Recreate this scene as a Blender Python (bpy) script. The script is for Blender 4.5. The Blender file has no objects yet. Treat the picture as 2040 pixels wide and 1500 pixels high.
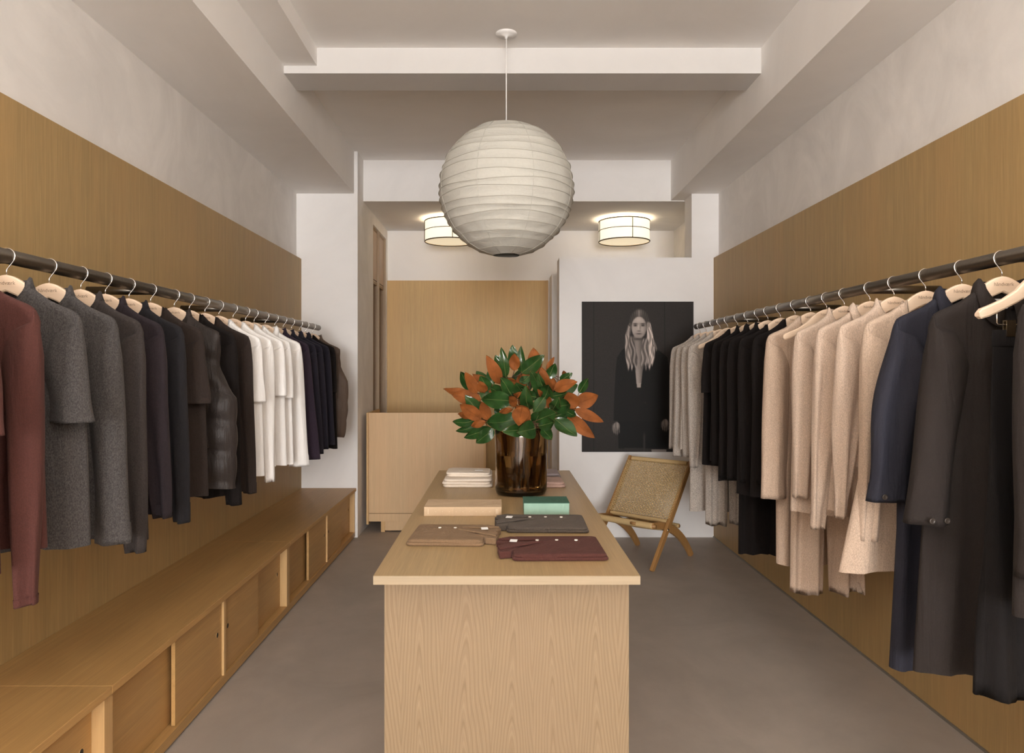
import bpy, math, random
import numpy as np
from mathutils import Vector, Matrix

# ------------------------------------------------------------------ camera, light, exposure
scene = bpy.context.scene
COL = scene.collection
F, VX, VY, CAMZ = 1450.0, 1000.0, 737.0, 1.54      # focal length in photo pixels, vanishing point, eye height
R = random.Random(7)
NR = np.random.RandomState(5)

cam_d = bpy.data.cameras.new('camera'); cam = bpy.data.objects.new('camera', cam_d); COL.objects.link(cam)
cam_d.sensor_width = 36.0; cam_d.lens = F / 2040 * 36.0
cam_d.shift_x = (1020 - VX) / 2040; cam_d.shift_y = -(750 - VY) / 2040
cam.location = (0, 0, CAMZ); cam.rotation_euler = (math.pi / 2, 0, 0)
cam_d.clip_start = 0.02
scene.camera = cam
scene.cycles.max_bounces = 16; scene.cycles.diffuse_bounces = 8

vs = scene.view_settings
vs.view_transform = 'Standard'; vs.look = 'None'; vs.gamma = 1.0; vs.use_curve_mapping = False
vs.exposure = 0.14

world = bpy.data.worlds.new('world'); scene.world = world; world.use_nodes = True
world.node_tree.nodes['Background'].inputs[0].default_value = (0.92, 0.96, 1.0, 1)
world.node_tree.nodes['Background'].inputs[1].default_value = 1.0

# daylight arriving through the shop window behind the viewer
FRONT_Y = -12.0
ld = bpy.data.lights.new('shop_window_daylight', 'AREA'); ld.shape = 'RECTANGLE'
ld.size, ld.size_y = 3.3, 2.75; ld.energy = 1330.0; ld.color = (1.0, 0.99, 0.985)
FILL_L, FILL_COL = 26.0, (1.0, .965, .92)      # strength and colour of the added unseen fill globes
lo = bpy.data.objects.new('shop_window_daylight', ld); COL.objects.link(lo)
lo.location = (0.05, FRONT_Y - 0.25, 1.75); lo.rotation_euler = (math.pi / 2, 0, 0)

# ------------------------------------------------------------------ helpers
def lin(r, g, b):
    f = lambda c: (c / 255 / 12.92) if c / 255 <= 0.04045 else ((c / 255 + 0.055) / 1.055) ** 2.4
    return (f(r), f(g), f(b), 1.0)

def tag(o, label=None, cat=None, group=None, kind=None):
    if label: o['label'] = label
    if cat: o['category'] = cat
    if group: o['group'] = group
    if kind: o['kind'] = kind
    return o

def link(o, parent=None):
    COL.objects.link(o)
    if parent is not None: o.parent = parent
    return o

def empty(name, loc=(0, 0, 0), rz=0.0, label=None, cat=None, group=None):
    o = bpy.data.objects.new(name, None); link(o)
    o.location = loc; o.rotation_euler = (0, 0, rz); o.empty_display_size = 0.05
    return tag(o, label, cat, group)

class MB:
    """collects verts and faces for one mesh"""
    def __init__(s): s.v = []; s.f = []; s.m = []
    def add(s, verts, faces, mi=0):
        b = len(s.v); s.v += [tuple(map(float, p)) for p in verts]
        s.f += [tuple(i + b for i in f) for f in faces]; s.m += [mi] * len(faces); return s
    def box(s, x0, x1, y0, y1, z0, z1, mi=0):
        v = [(x, y, z) for x in (x0, x1) for y in (y0, y1) for z in (z0, z1)]
        return s.add(v, [(0, 1, 3, 2), (4, 6, 7, 5), (0, 4, 5, 1), (2, 3, 7, 6), (0, 2, 6, 4), (1, 5, 7, 3)], mi)
    def rings(s, rings, close=True, cap0=True, cap1=True, mi=0):
        n = len(rings[0]); v = [p for r in rings for p in r]; f = []
        for i in range(len(rings) - 1):
            for j in range(n if close else n - 1):
                k = (j + 1) % n
                f.append((i * n + j, i * n + k, (i + 1) * n + k, (i + 1) * n + j))
        if cap0: f.append(tuple(range(n - 1, -1, -1)))
        if cap1: f.append(tuple((len(rings) - 1) * n + j for j in range(n)))
        return s.add(v, f, mi)
    def tube(s, pts, rad, n=8, mi=0, cap=True):
        pts = [Vector(p) for p in pts]; rr = rad if hasattr(rad, '__len__') else [rad] * len(pts)
        rings = []; up = None
        for i, p in enumerate(pts):
            t = (pts[min(i + 1, len(pts) - 1)] - pts[max(i - 1, 0)]).normalized()
            if up is None:
                up = Vector((0, 0, 1)) if abs(t.z) < .9 else Vector((1, 0, 0))
            a = t.cross(up)
            if a.length < 1e-6: a = t.cross(Vector((0, 1, 0)))
            a.normalize(); b = a.cross(t).normalized(); up = b
            rings.append([p + (a * math.cos(q) + b * math.sin(q)) * rr[i] for q in [2 * math.pi * k / n for k in range(n)]])
        return s.rings(rings, cap0=cap, cap1=cap, mi=mi)
    def lathe(s, prof, n=32, c=(0, 0, 0), cap0=False, cap1=False, mi=0):
        rings = [[(c[0] + r * math.cos(2 * math.pi * k / n), c[1] + r * math.sin(2 * math.pi * k / n), c[2] + z) for k in range(n)] for r, z in prof]
        return s.rings(rings, cap0=cap0, cap1=cap1, mi=mi)
    def build(s, name, mats, parent=None, smooth=False, bevel=0.0, seg=2):
        me = bpy.data.meshes.new(name); me.from_pydata(s.v, [], s.f); 
        mats = mats if isinstance(mats, (list, tuple)) else [mats]
        for m in mats: me.materials.append(m)
        if len(mats) > 1: me.polygons.foreach_set('material_index', s.m)
        if smooth: me.polygons.foreach_set('use_smooth', [True] * len(me.polygons))
        me.validate(); me.update()
        o = bpy.data.objects.new(name, me); link(o, parent)
        if bevel:
            md = o.modifiers.new('bevel', 'BEVEL'); md.width = bevel; md.segments = seg; md.limit_method = 'ANGLE'
        return o

def box(name, b, mat, parent=None, bevel=0.0, kind=None):
    o = MB().box(*b).build(name, mat, parent, bevel=bevel)
    if kind: o['kind'] = kind
    return o

# ------------------------------------------------------------------ materials
class NT:
    def __init__(s, name):
        s.m = bpy.data.materials.new(name); s.m.use_nodes = True; s.t = s.m.node_tree
        s.b = s.t.nodes['Principled BSDF']
    def n(s, typ, ins=None, **kw):
        nd = s.t.nodes.new(typ)
        for k, v in kw.items(): setattr(nd, k, v)
        for k, v in (ins or {}).items():
            if isinstance(v, bpy.types.NodeSocket): s.t.links.new(v, nd.inputs[k])
            else: nd.inputs[k].default_value = v
        return nd
    def math(s, op, a, b=0.0, c=0.0):
        return s.n('ShaderNodeMath', {0: a, 1: b, 2: c}, operation=op).outputs[0]
    def mix(s, fac, a, b, bt='MIX'):
        nd = s.t.nodes.new('ShaderNodeMix'); nd.data_type = 'RGBA'; nd.blend_type = bt
        for i, v in ((0, fac), (6, a), (7, b)):
            if isinstance(v, bpy.types.NodeSocket): s.t.links.new(v, nd.inputs[i])
            else: nd.inputs[i].default_value = v
        return nd.outputs[2]
    def coord(s, scale=(1, 1, 1), out='Object', loc=(0, 0, 0)):
        tc = s.n('ShaderNodeTexCoord')
        return s.n('ShaderNodeMapping', {'Vector': tc.outputs[out], 'Scale': scale, 'Location': loc}).outputs[0]
    def noise(s, vec, scale=5.0, detail=3.0, rough=0.5, dist=0.0):
        return s.n('ShaderNodeTexNoise', {'Vector': vec, 'Scale': scale, 'Detail': detail, 'Roughness': rough, 'Distortion': dist}).outputs[0]
    def ramp(s, fac, lo, hi):
        return s.n('ShaderNodeMapRange', {0: fac, 1: lo, 2: hi, 3: 0.0, 4: 1.0}).outputs[0]
    def set(s, **kw):
        for k, v in kw.items():
            k = k.replace('_', ' ')
            if isinstance(v, bpy.types.NodeSocket): s.t.links.new(v, s.b.inputs[k])
            else: s.b.inputs[k].default_value = v
    def bump(s, h, strength=0.2, dist=0.01):
        nd = s.n('ShaderNodeBump', {'Height': h, 'Strength': strength, 'Distance': dist})
        s.t.links.new(nd.outputs[0], s.b.inputs['Normal'])

def scl(c, k): return (min(c[0] * k, 1), min(c[1] * k, 1), min(c[2] * k, 1), 1)

def oak(name, base, axis='Z', contrast=1.0, rough=0.5, seed=0.0):
    t = NT(name)
    g = {'X': (1.2, 1, 1), 'Y': (1, 1.2, 1), 'Z': (1, 1, 1.2)}[axis]
    def sc(f, along): return tuple(along if ax == axis else f for ax in 'XYZ')
    fine = t.noise(t.coord(sc(230, 5), loc=(seed, seed, seed)), 1.0, 4, .65)
    mid = t.noise(t.coord(sc(38, .9), loc=(seed * 2, seed, 0)), 1.0, 3, .55, .4)
    wide = t.noise(t.coord(sc(5.5, .25), loc=(0, seed, seed)), 1.0, 2, .5)
    c = t.mix(t.ramp(fine, .35, .7), scl(base, 1 + .1 * contrast), scl(base, 1 - .17 * contrast))
    c = t.mix(t.math('MULTIPLY', t.ramp(mid, .35, .75), .55), c, scl(base, 1 - .25 * contrast))
    c = t.mix(t.math('MULTIPLY', t.ramp(wide, .35, .7), .45), c, (base[0] * 1.08, base[1] * .97, base[2] * .92, 1))
    t.set(Base_Color=c, Roughness=rough); t.b.inputs['Specular IOR Level'].default_value = .35
    t.bump(fine, .05, .002)
    return t.m

def cathedral_oak(name, base):
    """flat-sawn veneer: book-matched strips with nested arches"""
    t = NT(name)
    tc = t.n('ShaderNodeTexCoord'); sp = t.n('ShaderNodeSeparateXYZ', {0: tc.outputs['Object']})
    wob = t.noise(t.coord((5, 5, 1.2)), 1.0, 3, .5)
    xx = t.math('ADD', sp.outputs[0], t.math('MULTIPLY', t.math('SUBTRACT', wob, .5), .07))
    pp = t.math('PINGPONG', t.math('ADD', xx, 3.012), .072)
    bell = t.math('SQRT', t.math('ADD', t.math('MULTIPLY', pp, pp), .00012))
    ph = t.math('ADD', t.math('MULTIPLY', sp.outputs[2], 7.5), t.math('MULTIPLY', bell, 95.0))
    ph = t.math('ADD', ph, t.math('MULTIPLY', t.noise(t.coord((9, 9, 2)), 1.0, 2, .5), 2.4))
    l1 = t.math('MULTIPLY_ADD', t.math('SINE', t.math('MULTIPLY', ph, 6.283)), .5, .5)
    l2 = t.math('MULTIPLY_ADD', t.math('SINE', t.math('MULTIPLY', ph, 17.3)), .5, .5)
    ln = t.math('ADD', t.math('MULTIPLY', t.math('POWER', l1, 2.0), .6), t.math('MULTIPLY', l2, .4))
    fine = t.noise(t.coord((260, 260, 6)), 1.0, 4, .7)
    c = t.mix(t.math('MULTIPLY', ln, .8), scl(base, 1.12), (base[0] * .70, base[1] * .64, base[2] * .56, 1))
    c = t.mix(t.math('MULTIPLY', t.ramp(fine, .35, .7), .45), c, scl(base, .72))
    c = t.mix(t.math('MULTIPLY', t.ramp(t.noise(t.coord((4, 4, .6)), 1.0, 2), .4, .7), .3), c, (base[0] * .98, base[1] * .93, base[2] * .97, 1))
    t.set(Base_Color=c, Roughness=.55); t.b.inputs['Specular IOR Level'].default_value = .3
    t.bump(fine, .05, .002)
    return t.m

def plaster(name, base, mott=.12, scale=2.6):
    t = NT(name)
    brush = t.noise(t.coord((scale, scale, scale * .8)), 1.0, 6, .62, 1.6)
    vor = t.n('ShaderNodeTexVoronoi', {'Vector': t.coord((scale * 1.7, scale * 1.7, scale * .9)), 'Scale': 1.0, 'Randomness': 1.0}).outputs['Color']
    vv = t.n('ShaderNodeSeparateColor', {0: vor}).outputs[0]
    c = t.mix(t.math('MULTIPLY', t.ramp(brush, .35, .68), 1.0), scl(base, 1 - mott), scl(base, 1.03))
    c = t.mix(t.math('MULTIPLY', vv, mott * 1.1), c, scl(base, .8))
    t.set(Base_Color=c, Roughness=.85); t.b.inputs['Specular IOR Level'].default_value = .2
    t.bump(brush, .06, .01)
    return t.m

def concrete(name, base):
    t = NT(name)
    a = t.noise(t.coord((1.3, 1.3, 1)), 1.0, 7, .62, .8)
    b = t.noise(t.coord((7, 5, 1)), 1.0, 5, .6)
    f = t.noise(t.coord((160, 160, 1)), 1.0, 2, .6)
    c = t.mix(t.ramp(a, .3, .72), scl(base, .86), scl(base, 1.12))
    c = t.mix(t.math('MULTIPLY', t.ramp(b, .4, .7), .3), c, scl(base, .86))
    c = t.mix(t.math('MULTIPLY', f, .18), c, scl(base, .7))
    t.set(Base_Color=c, Roughness=t.math('MULTIPLY_ADD', b, .2, .42)); t.b.inputs['Specular IOR Level'].default_value = .3
    return t.m

def cloth(name, base, speck=.25, scale=420.0, rough=.92, sheen=.25, fold=0.0):
    t = NT(name)
    n1 = t.noise(t.coord((1, 1, .55)), scale, 2, .7)
    n2 = t.noise(t.coord((1, 1, 1)), scale * .22, 3, .6)
    c = t.mix(t.ramp(n1, .35, .65), scl(base, 1 - speck), scl(base, 1 + speck))
    c = t.mix(t.math('MULTIPLY', t.ramp(n2, .35, .7), .25), c, scl(base, 1 - speck * .8))
    t.set(Base_Color=c, Roughness=rough)
    t.b.inputs['Specular IOR Level'].default_value = .18
    t.b.inputs['Sheen Weight'].default_value = sheen; t.b.inputs['Sheen Roughness'].default_value = .6
    t.b.inputs['Sheen Tint'].default_value = (base[0] ** .5, base[1] ** .5, base[2] ** .5, 1)
    fd = t.noise(t.coord((9, 9, 1.1)), 1.0, 4, .55, .7)
    hh = t.math('ADD', t.math('MULTIPLY', n1, .05), fd)
    t.bump(hh, .55, .035)
    return t.m

def plain(name, base, rough=.5, metal=0.0, spec=.4, var=.06, scale=40):
    t = NT(name)
    n = t.noise(t.coord(), scale, 2, .5)
    t.set(Base_Color=t.mix(n, scl(base, 1 - var), scl(base, 1 + var)), Roughness=rough, Metallic=metal)
    t.b.inputs['Specular IOR Level'].default_value = spec
    return t.m

M = {}
M['white'] = plaster('white_paint', (.82, .80, .785, 1), .03, 1.2)
M['plaster'] = plaster('limewash_plaster', (.85, .825, .80, 1), .10, 1.9)
M['ceil'] = plaster('ceiling_paint', (.88, .86, .84, 1), .03, .8)
M['beam'] = plaster('beam_white_darkened', (.64, .62, .60, 1), .03, 1.2)  # same white as the walls, darkened against the strong light on the beam
M['floor'] = concrete('polished_concrete', (.42, .368, .318, 1))
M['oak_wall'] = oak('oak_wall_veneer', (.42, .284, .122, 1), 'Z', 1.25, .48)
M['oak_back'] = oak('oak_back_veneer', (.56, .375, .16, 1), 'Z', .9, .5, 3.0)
M['oak_bench'] = oak('oak_bench', (.49, .295, .112, 1), 'Y', 1.05, .42, 1.0)
M['oak_edge'] = oak('oak_edge', (.56, .36, .16, 1), 'Z', .9, .45, 5.0)
M['oak_desk'] = oak('oak_desk', (.60, .41, .225, 1), 'Z', .8, .5, 4.0)
M['oak_top'] = oak('oak_table_top', (.40, .28, .14, 1), 'Y', 1.0, .36, 2.0)
M['oak_lip'] = oak('oak_table_lip', (.36, .28, .18, 1), "X", .6, .45, 2.0)
M['oak_front'] = cathedral_oak('oak_cathedral_veneer', (.285, .203, .12, 1))  # oak colour darkened to offset the strong light on the table front
M['oak_in'] = oak('oak_shelf', (.40, .30, .20, 1), 'Z', .8, .5, 6.0)
M['beech'] = oak('beech', (.82, .65, .49, 1), 'X', .35, .4, 8.0)
M['steel'] = plain('brushed_steel', (.19, .17, .145, 1), .36, 1.0, .5, .12, 90)
M['steel_light'] = plain('hook_steel', (.78, .74, .70, 1), .25, 1.0)
M['bronze'] = plain('dark_bronze', (.10, .075, .05, 1), .45, .6)
M['brass'] = plain('brass', (.5, .42, .3, 1), .3, 1.0)
M['ink'] = plain('engraved_ink', (.30, .20, .13, 1), .8)
M['white_label'] = plain('label_white', (.82, .80, .78, 1), .8)
M['dark'] = plain('shadow_gap', (.03, .026, .022, 1), .7)
M['metal_strip'] = plain('aluminium_strip', (.35, .33, .30, 1), .4, .8)

# ------------------------------------------------------------------ structure of the room
XL, XR = -1.89, 1.995            # plaster faces of the side walls
PL, PR = -1.845, 1.948           # oak panel faces
YB = 6.70                        # partition wall plane
YE = 8.45                        # end wall
ZC = 3.55                        # ceiling
ZS = 3.162                       # soffit undersides
st = 'structure'
box('floor', (-2.2, 2.2, FRONT_Y - .2, YE + .2, -.1, 0), M['floor'], kind=st)
box('ceiling', (-2.2, 2.2, FRONT_Y - .2, YE + .2, ZC, ZC + .1), M['ceil'], kind=st)
box('wall_left', (XL - .15, XL, FRONT_Y, YB + .02, 0, ZC), M['plaster'], kind=st)
box('wall_right', (XR, XR + .15, FRONT_Y, YE, 0, ZC), M['plaster'], kind=st)
box('wall_back', (-2.2, 2.2, YE, YE + .12, 0, ZC), M['white'], kind=st)
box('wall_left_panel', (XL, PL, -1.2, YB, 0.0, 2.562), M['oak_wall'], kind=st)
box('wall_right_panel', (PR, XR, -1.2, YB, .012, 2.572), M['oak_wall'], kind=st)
box('baseboard_right', (PR - .006, PR + .01, -1.2, YB, 0, .012), M['metal_strip'], kind=st)
# left pier and the wall behind it, with the shelf niche cut in
NY0, NY1, NZ1 = 7.50, 8.34, 3.04
wl = MB()
wl.box(XL - .15, -1.328, YB, NY0, 0, ZC); wl.box(XL - .15, -1.328, NY1, YE, 0, ZC)
wl.box(XL - .15, -1.328, NY0, NY1, NZ1, ZC); wl.box(XL - .15, -1.66, NY0, NY1, 0, NZ1)
o = wl.build('wall_left_pier', M['plaster']); o['kind'] = st
box('wall_left_pier_face', (XL, -1.3275, YB - .006, YB + .004, 0, ZC), M['white'], kind=st)
# ceiling beams
box('trim_1', (XL - .1, -1.36, FRONT_Y, YB, ZS, ZC), M['ceil'], kind=st)
box('trim_2', (1.617, XR + .1, FRONT_Y, 6.975, ZS, ZC), M['ceil'], kind=st)
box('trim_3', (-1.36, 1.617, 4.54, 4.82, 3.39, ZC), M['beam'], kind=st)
box('trim_4', (-1.36, -1.154, FRONT_Y, 4.54, 3.437, ZC), M['ceil'], kind=st)
box('ceiling_back', (-1.33, XR, 6.97, YE, 3.155, ZC), M['white'], kind=st)
# partition wall with the poster, the pier over it, the second partition
box('wall_partition', (.527, XR, YB, 6.95, 0, 2.575), M['white'], kind=st)
box('wall_pier', (1.746, XR, YB, 6.95, 2.575, ZS), M['white'], kind=st)
box('wall_partition_rear', (.537, XR, 7.83, 8.19, 0, 2.575), M['white'], kind=st)
# oak cladding of the end wall
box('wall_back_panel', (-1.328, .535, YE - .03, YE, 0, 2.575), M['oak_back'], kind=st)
box('trim_5', (.515, .53, YE - .045, YE - .028, 0, 2.575), M['oak_edge'], kind=st)
# shop front behind the viewer: wall with a wide window
fw = MB()
fw.box(-2.2, -1.6, FRONT_Y - .12, FRONT_Y, 0, ZC); fw.box(1.7, 2.2, FRONT_Y - .12, FRONT_Y, 0, ZC)
fw.box(-1.6, 1.7, FRONT_Y - .12, FRONT_Y, 3.15, ZC); fw.box(-1.6, 1.7, FRONT_Y - .12, FRONT_Y, 0, .35)
o = fw.build('wall_front', M['white']); o['kind'] = st
wf = MB()
for x in (-1.6, -.42, .46, 1.64): wf.box(x, x + .06, FRONT_Y - .1, FRONT_Y - .02, .35, 3.15)
wf.box(-1.6, 1.7, FRONT_Y - .1, FRONT_Y - .02, .35, .41); wf.box(-1.6, 1.7, FRONT_Y - .1, FRONT_Y - .02, 3.09, 3.15)
o = wf.build('window_1', M['bronze']); o['kind'] = st

# built-in shelves in the niche
sh = empty('niche_shelving', (-1.34, NY0, 0), 0, 'tall oak niche shelving with two upper cupboard doors beside the desk', 'shelving')
ny = NY1 - NY0; x0, x1 = -.32, -.002
box('back_panel', (x0, x0 + .012, 0, ny, 0, NZ1), M['oak_in'], sh)
mid = ny * .47
for y in (0.0, mid - .014, ny - .028):
    box('upright', (x0 + .012, x1 + .012, y, y + .028, 0, NZ1), M['oak_in'], sh)
for z in (.02, .62, 1.27, 1.88, 2.45, NZ1 - .022):
    for ya, yb in ((.028, mid - .014), (mid + .014, ny - .028)):
        box('shelf', (x0 + .012, x1 - .01 - (.0 if z > 2.4 else .06), ya, yb, z, z + .022), M['oak_in'], sh)
M['cupboard'] = oak('cupboard_front', (.56, .45, .36, 1), 'Z', .3, .6, 2.2)
for ya, yb in ((.03, mid - .016), (mid + .016, ny - .03)):
    d = box('cupboard_door', (x1 - .03, x1 - .012, ya + .002, yb - .002, 2.478, NZ1 - .026), M['cupboard'], sh)
    box('finger_slot', (x1 - .0125, x1 - .010, ya + .01, yb - .01, 2.49, 2.497), M['dark'], d)

# ------------------------------------------------------------------ storage bench, three units
bench_lab = ['oak storage bench unit with sliding doors below the maroon tops',
             'middle oak storage bench unit with round finger pulls below the dark jumpers',
             'oak storage bench unit with sliding doors butting against the white pier']
BXF, BZ = -1.35, .455
ends = [.45, 2.50, 4.60, YB - .008]
def finger_door(x, y0, y1, z0, z1, py, parent, pull=True):
    d = box('sliding_door', (x - .016, x, y0, y1, z0, z1), M['oak_bench'], parent)
    if pull:
        p = MB().lathe([(0.0001, 0), (.0125, 0)], 20).build('finger_pull', M['dark'], d, smooth=False)
        p.location = (x + .0008, py, (z0 + z1) * .5 + .03); p.rotation_euler = (0, math.pi / 2, 0)
        p2 = MB().lathe([(.012, 0), (.0135, .001), (.0135, -.002), (.012, -.002)], 20).build('pull_rim', M['oak_edge'], d, smooth=True)
        p2.location = (x + .0006, py, (z0 + z1) * .5 + .03); p2.rotation_euler = (0, math.pi / 2, 0)
    return d
for i in range(3):
    y0, y1 = ends[i], ends[i + 1]; L = y1 - y0
    b = empty('storage_bench', (0, 0, 0), 0, bench_lab[i], 'bench', 'bench units along the oak wall')
    z0, z1 = .055, BZ - .028
    box('bench_top', (PL, BXF + .012, y0 + .001, y1 - .001, BZ - .028, BZ), M['oak_bench'], b, bevel=.002)
    box('bottom_rail', (PL, BXF, y0, y1, 0.012, z0), M['oak_bench'], b)
    box('plinth', (PL, BXF - .02, y0, y1, 0, .012), M['dark'], b)
    for y in (y0, y1 - .026, (y0 + y1) / 2 - .012):
        box('upright', (PL, BXF - .001, y, y + (.026 if abs(y - (y0 + y1) / 2 + .012) > .01 else .024), z0, z1), M['oak_edge'], b)
    box('back_panel', (PL, PL + .01, y0, y1, z0, z1), M['oak_bench'], b)
    ym = (y0 + y1) / 2; q = (ym - y0) * .48
    xo, xi = BXF - .012, BXF - .045
    ya, yb = y0 + .027, ym - .013
    finger_door(xi, ya, ya + q + .05, z0 + .002, z1 - .002, 0, b, False)
    finger_door(xo, yb - q, yb, z0 + .002, z1 - .002, yb - .055, b)
    ya, yb = ym + .013, y1 - .027
    finger_door(xo, ya, ya + q, z0 + .002, z1 - .002, ya + .05, b)
    finger_door(xi, yb - q - .05, yb, z0 + .002, z1 - .002, yb - .06, b)

# ------------------------------------------------------------------ display table
TZ, TX0, TX1, TY0, TY1 = .90, -.40, .43, 2.262, 4.64
t = empty('display_table', ((TX0 + TX1) / 2, (TY0 + TY1) / 2, 0), 0, 'long oak display table with an overhanging top in mid floor', 'table')
hw, hl = (TX1 - TX0) / 2, (TY1 - TY0) / 2
box('table_top', (-hw, hw, -hl + .0015, hl, TZ - .027, TZ), M['oak_top'], t)
box('table_lip', (-hw, hw, -hl - .001, -hl + .0015, TZ - .027, TZ - .0005), M['oak_lip'], t)
bw = hw - .02
box('front_panel', (-bw, bw, -hl + .09, -hl + .112, 0, TZ - .027), M['oak_front'], t)
box('back_panel', (-bw, bw, hl - .112, hl - .09, 0, TZ - .027), M['oak_front'], t)
for s in (-1, 1):
    xa = s * bw - (.022 if s > 0 else 0)
    box('side_panel', (xa, xa + .022, -hl + .112, hl - .112, 0, TZ - .027), M['oak_desk'], t)

# ------------------------------------------------------------------ reception desk
d = empty('reception_desk', (-.72, 6.92, 0), 0, 'oak reception desk with plain front panel beside the white pier', 'desk')
dx0, dx1 = -1.285 + .72, -.153 + .72
box('front_panel', (dx0 + .02, dx1 - .02, 0.0, .02, .178, 1.133), M['oak_desk'], d)
box('lower_rail', (dx0 + .02, dx1 - .02, -.002, .02, .10, .174), M['oak_desk'], d)
for x in (dx0, dx1 - .02): box('side_panel', (x, x + .02, -.02, .62, .075, 1.134), M['oak_edge'], d)
box('desk_shelf', (dx0 + .02, dx1 - .02, .02, .6, .86, .885), M['oak_desk'], d)
box('desk_bottom', (dx0 + .02, dx1 - .02, .02, .6, .10, .122), M['oak_desk'], d)
for x in (dx0 + .135, dx1 - .17): box('leg', (x, x + .036, .0, .036, 0, .10), M['oak_edge'], d)
for x in (dx0 + .135, dx1 - .17): box('leg', (x, x + .036, .55, .586, 0, .10), M['oak_edge'], d)
box('plinth_panel', (dx0 + .171, dx1 - .17, .012, .03, .012, .10), M['oak_desk'], d)

# ------------------------------------------------------------------ paper lantern
LX, LY, LZ, LR = .026, 4.35, 2.615, .404
lan = empty('paper_lantern', (LX, LY, LZ - .4), 0, 'large round white paper lantern hanging over the table', 'lamp')
tp = NT('washi_paper')
wr = tp.noise(tp.coord((6, 6, 14)), 1.0, 5, .65, .6); fb = tp.noise(tp.coord(), 60, 3, .6)
tp.set(Base_Color=tp.mix(fb, (.50, .485, .435, 1), (.56, .545, .49, 1)), Roughness=.85)
tp.b.inputs['Transmission Weight'].default_value = 0.0; tp.b.inputs['Specular IOR Level'].default_value = .2
tp.bump(wr, .5, .02)
M['paper'] = tp.m
NTH = 144; tilt = []
zs_ = []
zc = -.98; rr_ = random.Random(3)
while zc < .965:
    zs_.append(zc); zc += rr_.uniform(.085, .135) * (0.62 + .5 * math.sqrt(max(0, 1 - zc * zc)))
rings = []; ribs = []
def lan_pt(zn, th, sag, k):
    rr = math.sqrt(max(0, 1 - zn * zn)); ph = rr_tab[k % len(rr_tab)]
    wob = .014 * math.sin(2 * th + ph) + .010 * math.sin(4 * th + 2 * ph) * rr
    zz = zn + wob * rr
    rad = LR * (rr * (1 - sag) + .0) * (1.0 + .006 * math.sin(8 * th + ph))
    return (rad * math.cos(th), rad * math.sin(th), LR * .985 * zz + .4)
rr_tab = [rr_.uniform(0, 6.28) for _ in zs_]
sub = 5
for i in range(len(zs_) - 1):
    for j in range(sub):
        tt = j / sub; ring = []
        for k in range(NTH):
            th = 2 * math.pi * k / NTH
            a = lan_pt(zs_[i], th, 0, i); b_ = lan_pt(zs_[i + 1], th, 0, i + 1)
            sg = 1 - .012 * math.sin(math.pi * tt) + .004 * math.sin(math.pi * tt) * math.sin(13 * th + i) - .004 * math.sin(math.pi * tt) * math.sin(4 * th + 2 * i)
            ring.append(((a[0] + (b_[0] - a[0]) * tt) * sg, (a[1] + (b_[1] - a[1]) * tt) * sg, a[2] + (b_[2] - a[2]) * tt))
        rings.append(ring)
rings.append([lan_pt(zs_[-1], 2 * math.pi * k / NTH, 0, len(zs_) - 1) for k in range(NTH)])
# keep the round profile where the paper bands are short-cut by straight chords
MB().rings(rings, cap0=False, cap1=False).build('paper_shade', M['paper'], lan, smooth=True)
M['rib'] = plain('bamboo_rib', (.42, .40, .345, 1), .7)
for i in range(1, len(zs_) - 1):
    pts = [lan_pt(zs_[i], 2 * math.pi * k / 72, -.002, i) for k in range(73)]
    MB().tube(pts, .0019, 5, cap=False).build('rib', M['rib'], lan, smooth=True)
for k in range(8):
    th = 2 * math.pi * (k + .5) / 8 - .02
    pts = [lan_pt(zs_[i], th, -.003, i) for i in range(len(zs_))]
    MB().tube(pts, .0012, 5).build('paper_seam', M['paper'], lan, smooth=True)
c = MB(); c.tube([(0, 0, .4 + LR * .9), (0, 0, ZC - LZ + .4 - .015)], .0035, 8); c.build('cord', M['white_label'], lan, smooth=True)
c = MB(); c.lathe([(.0001, -.03), (.008, -.03), (.009, -.018), (.05, -.014), (.063, -.004), (.064, 0.0)], 32, (0, 0, ZC - LZ + .4)); c.build('ceiling_rose', M['white_label'], lan, smooth=True)
c = MB()
rt = LR * .2
c.tube([(rt * math.cos(q), rt * math.sin(q), .4 + LR * .955) for q in np.linspace(0, 2 * math.pi, 30)], .002, 5)
c.tube([(-rt, 0, .4 + LR * .955), (rt, 0, .4 + LR * .955)], .002, 5)
c.tube([(-.04, -.02, .4 - LR * .95), (0, -.02, .4 - LR * .93), (.05, -.03, .4 - LR * .955)], .002, 5)
c.build('wire_frame', M['bronze'], lan, smooth=True)

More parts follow.
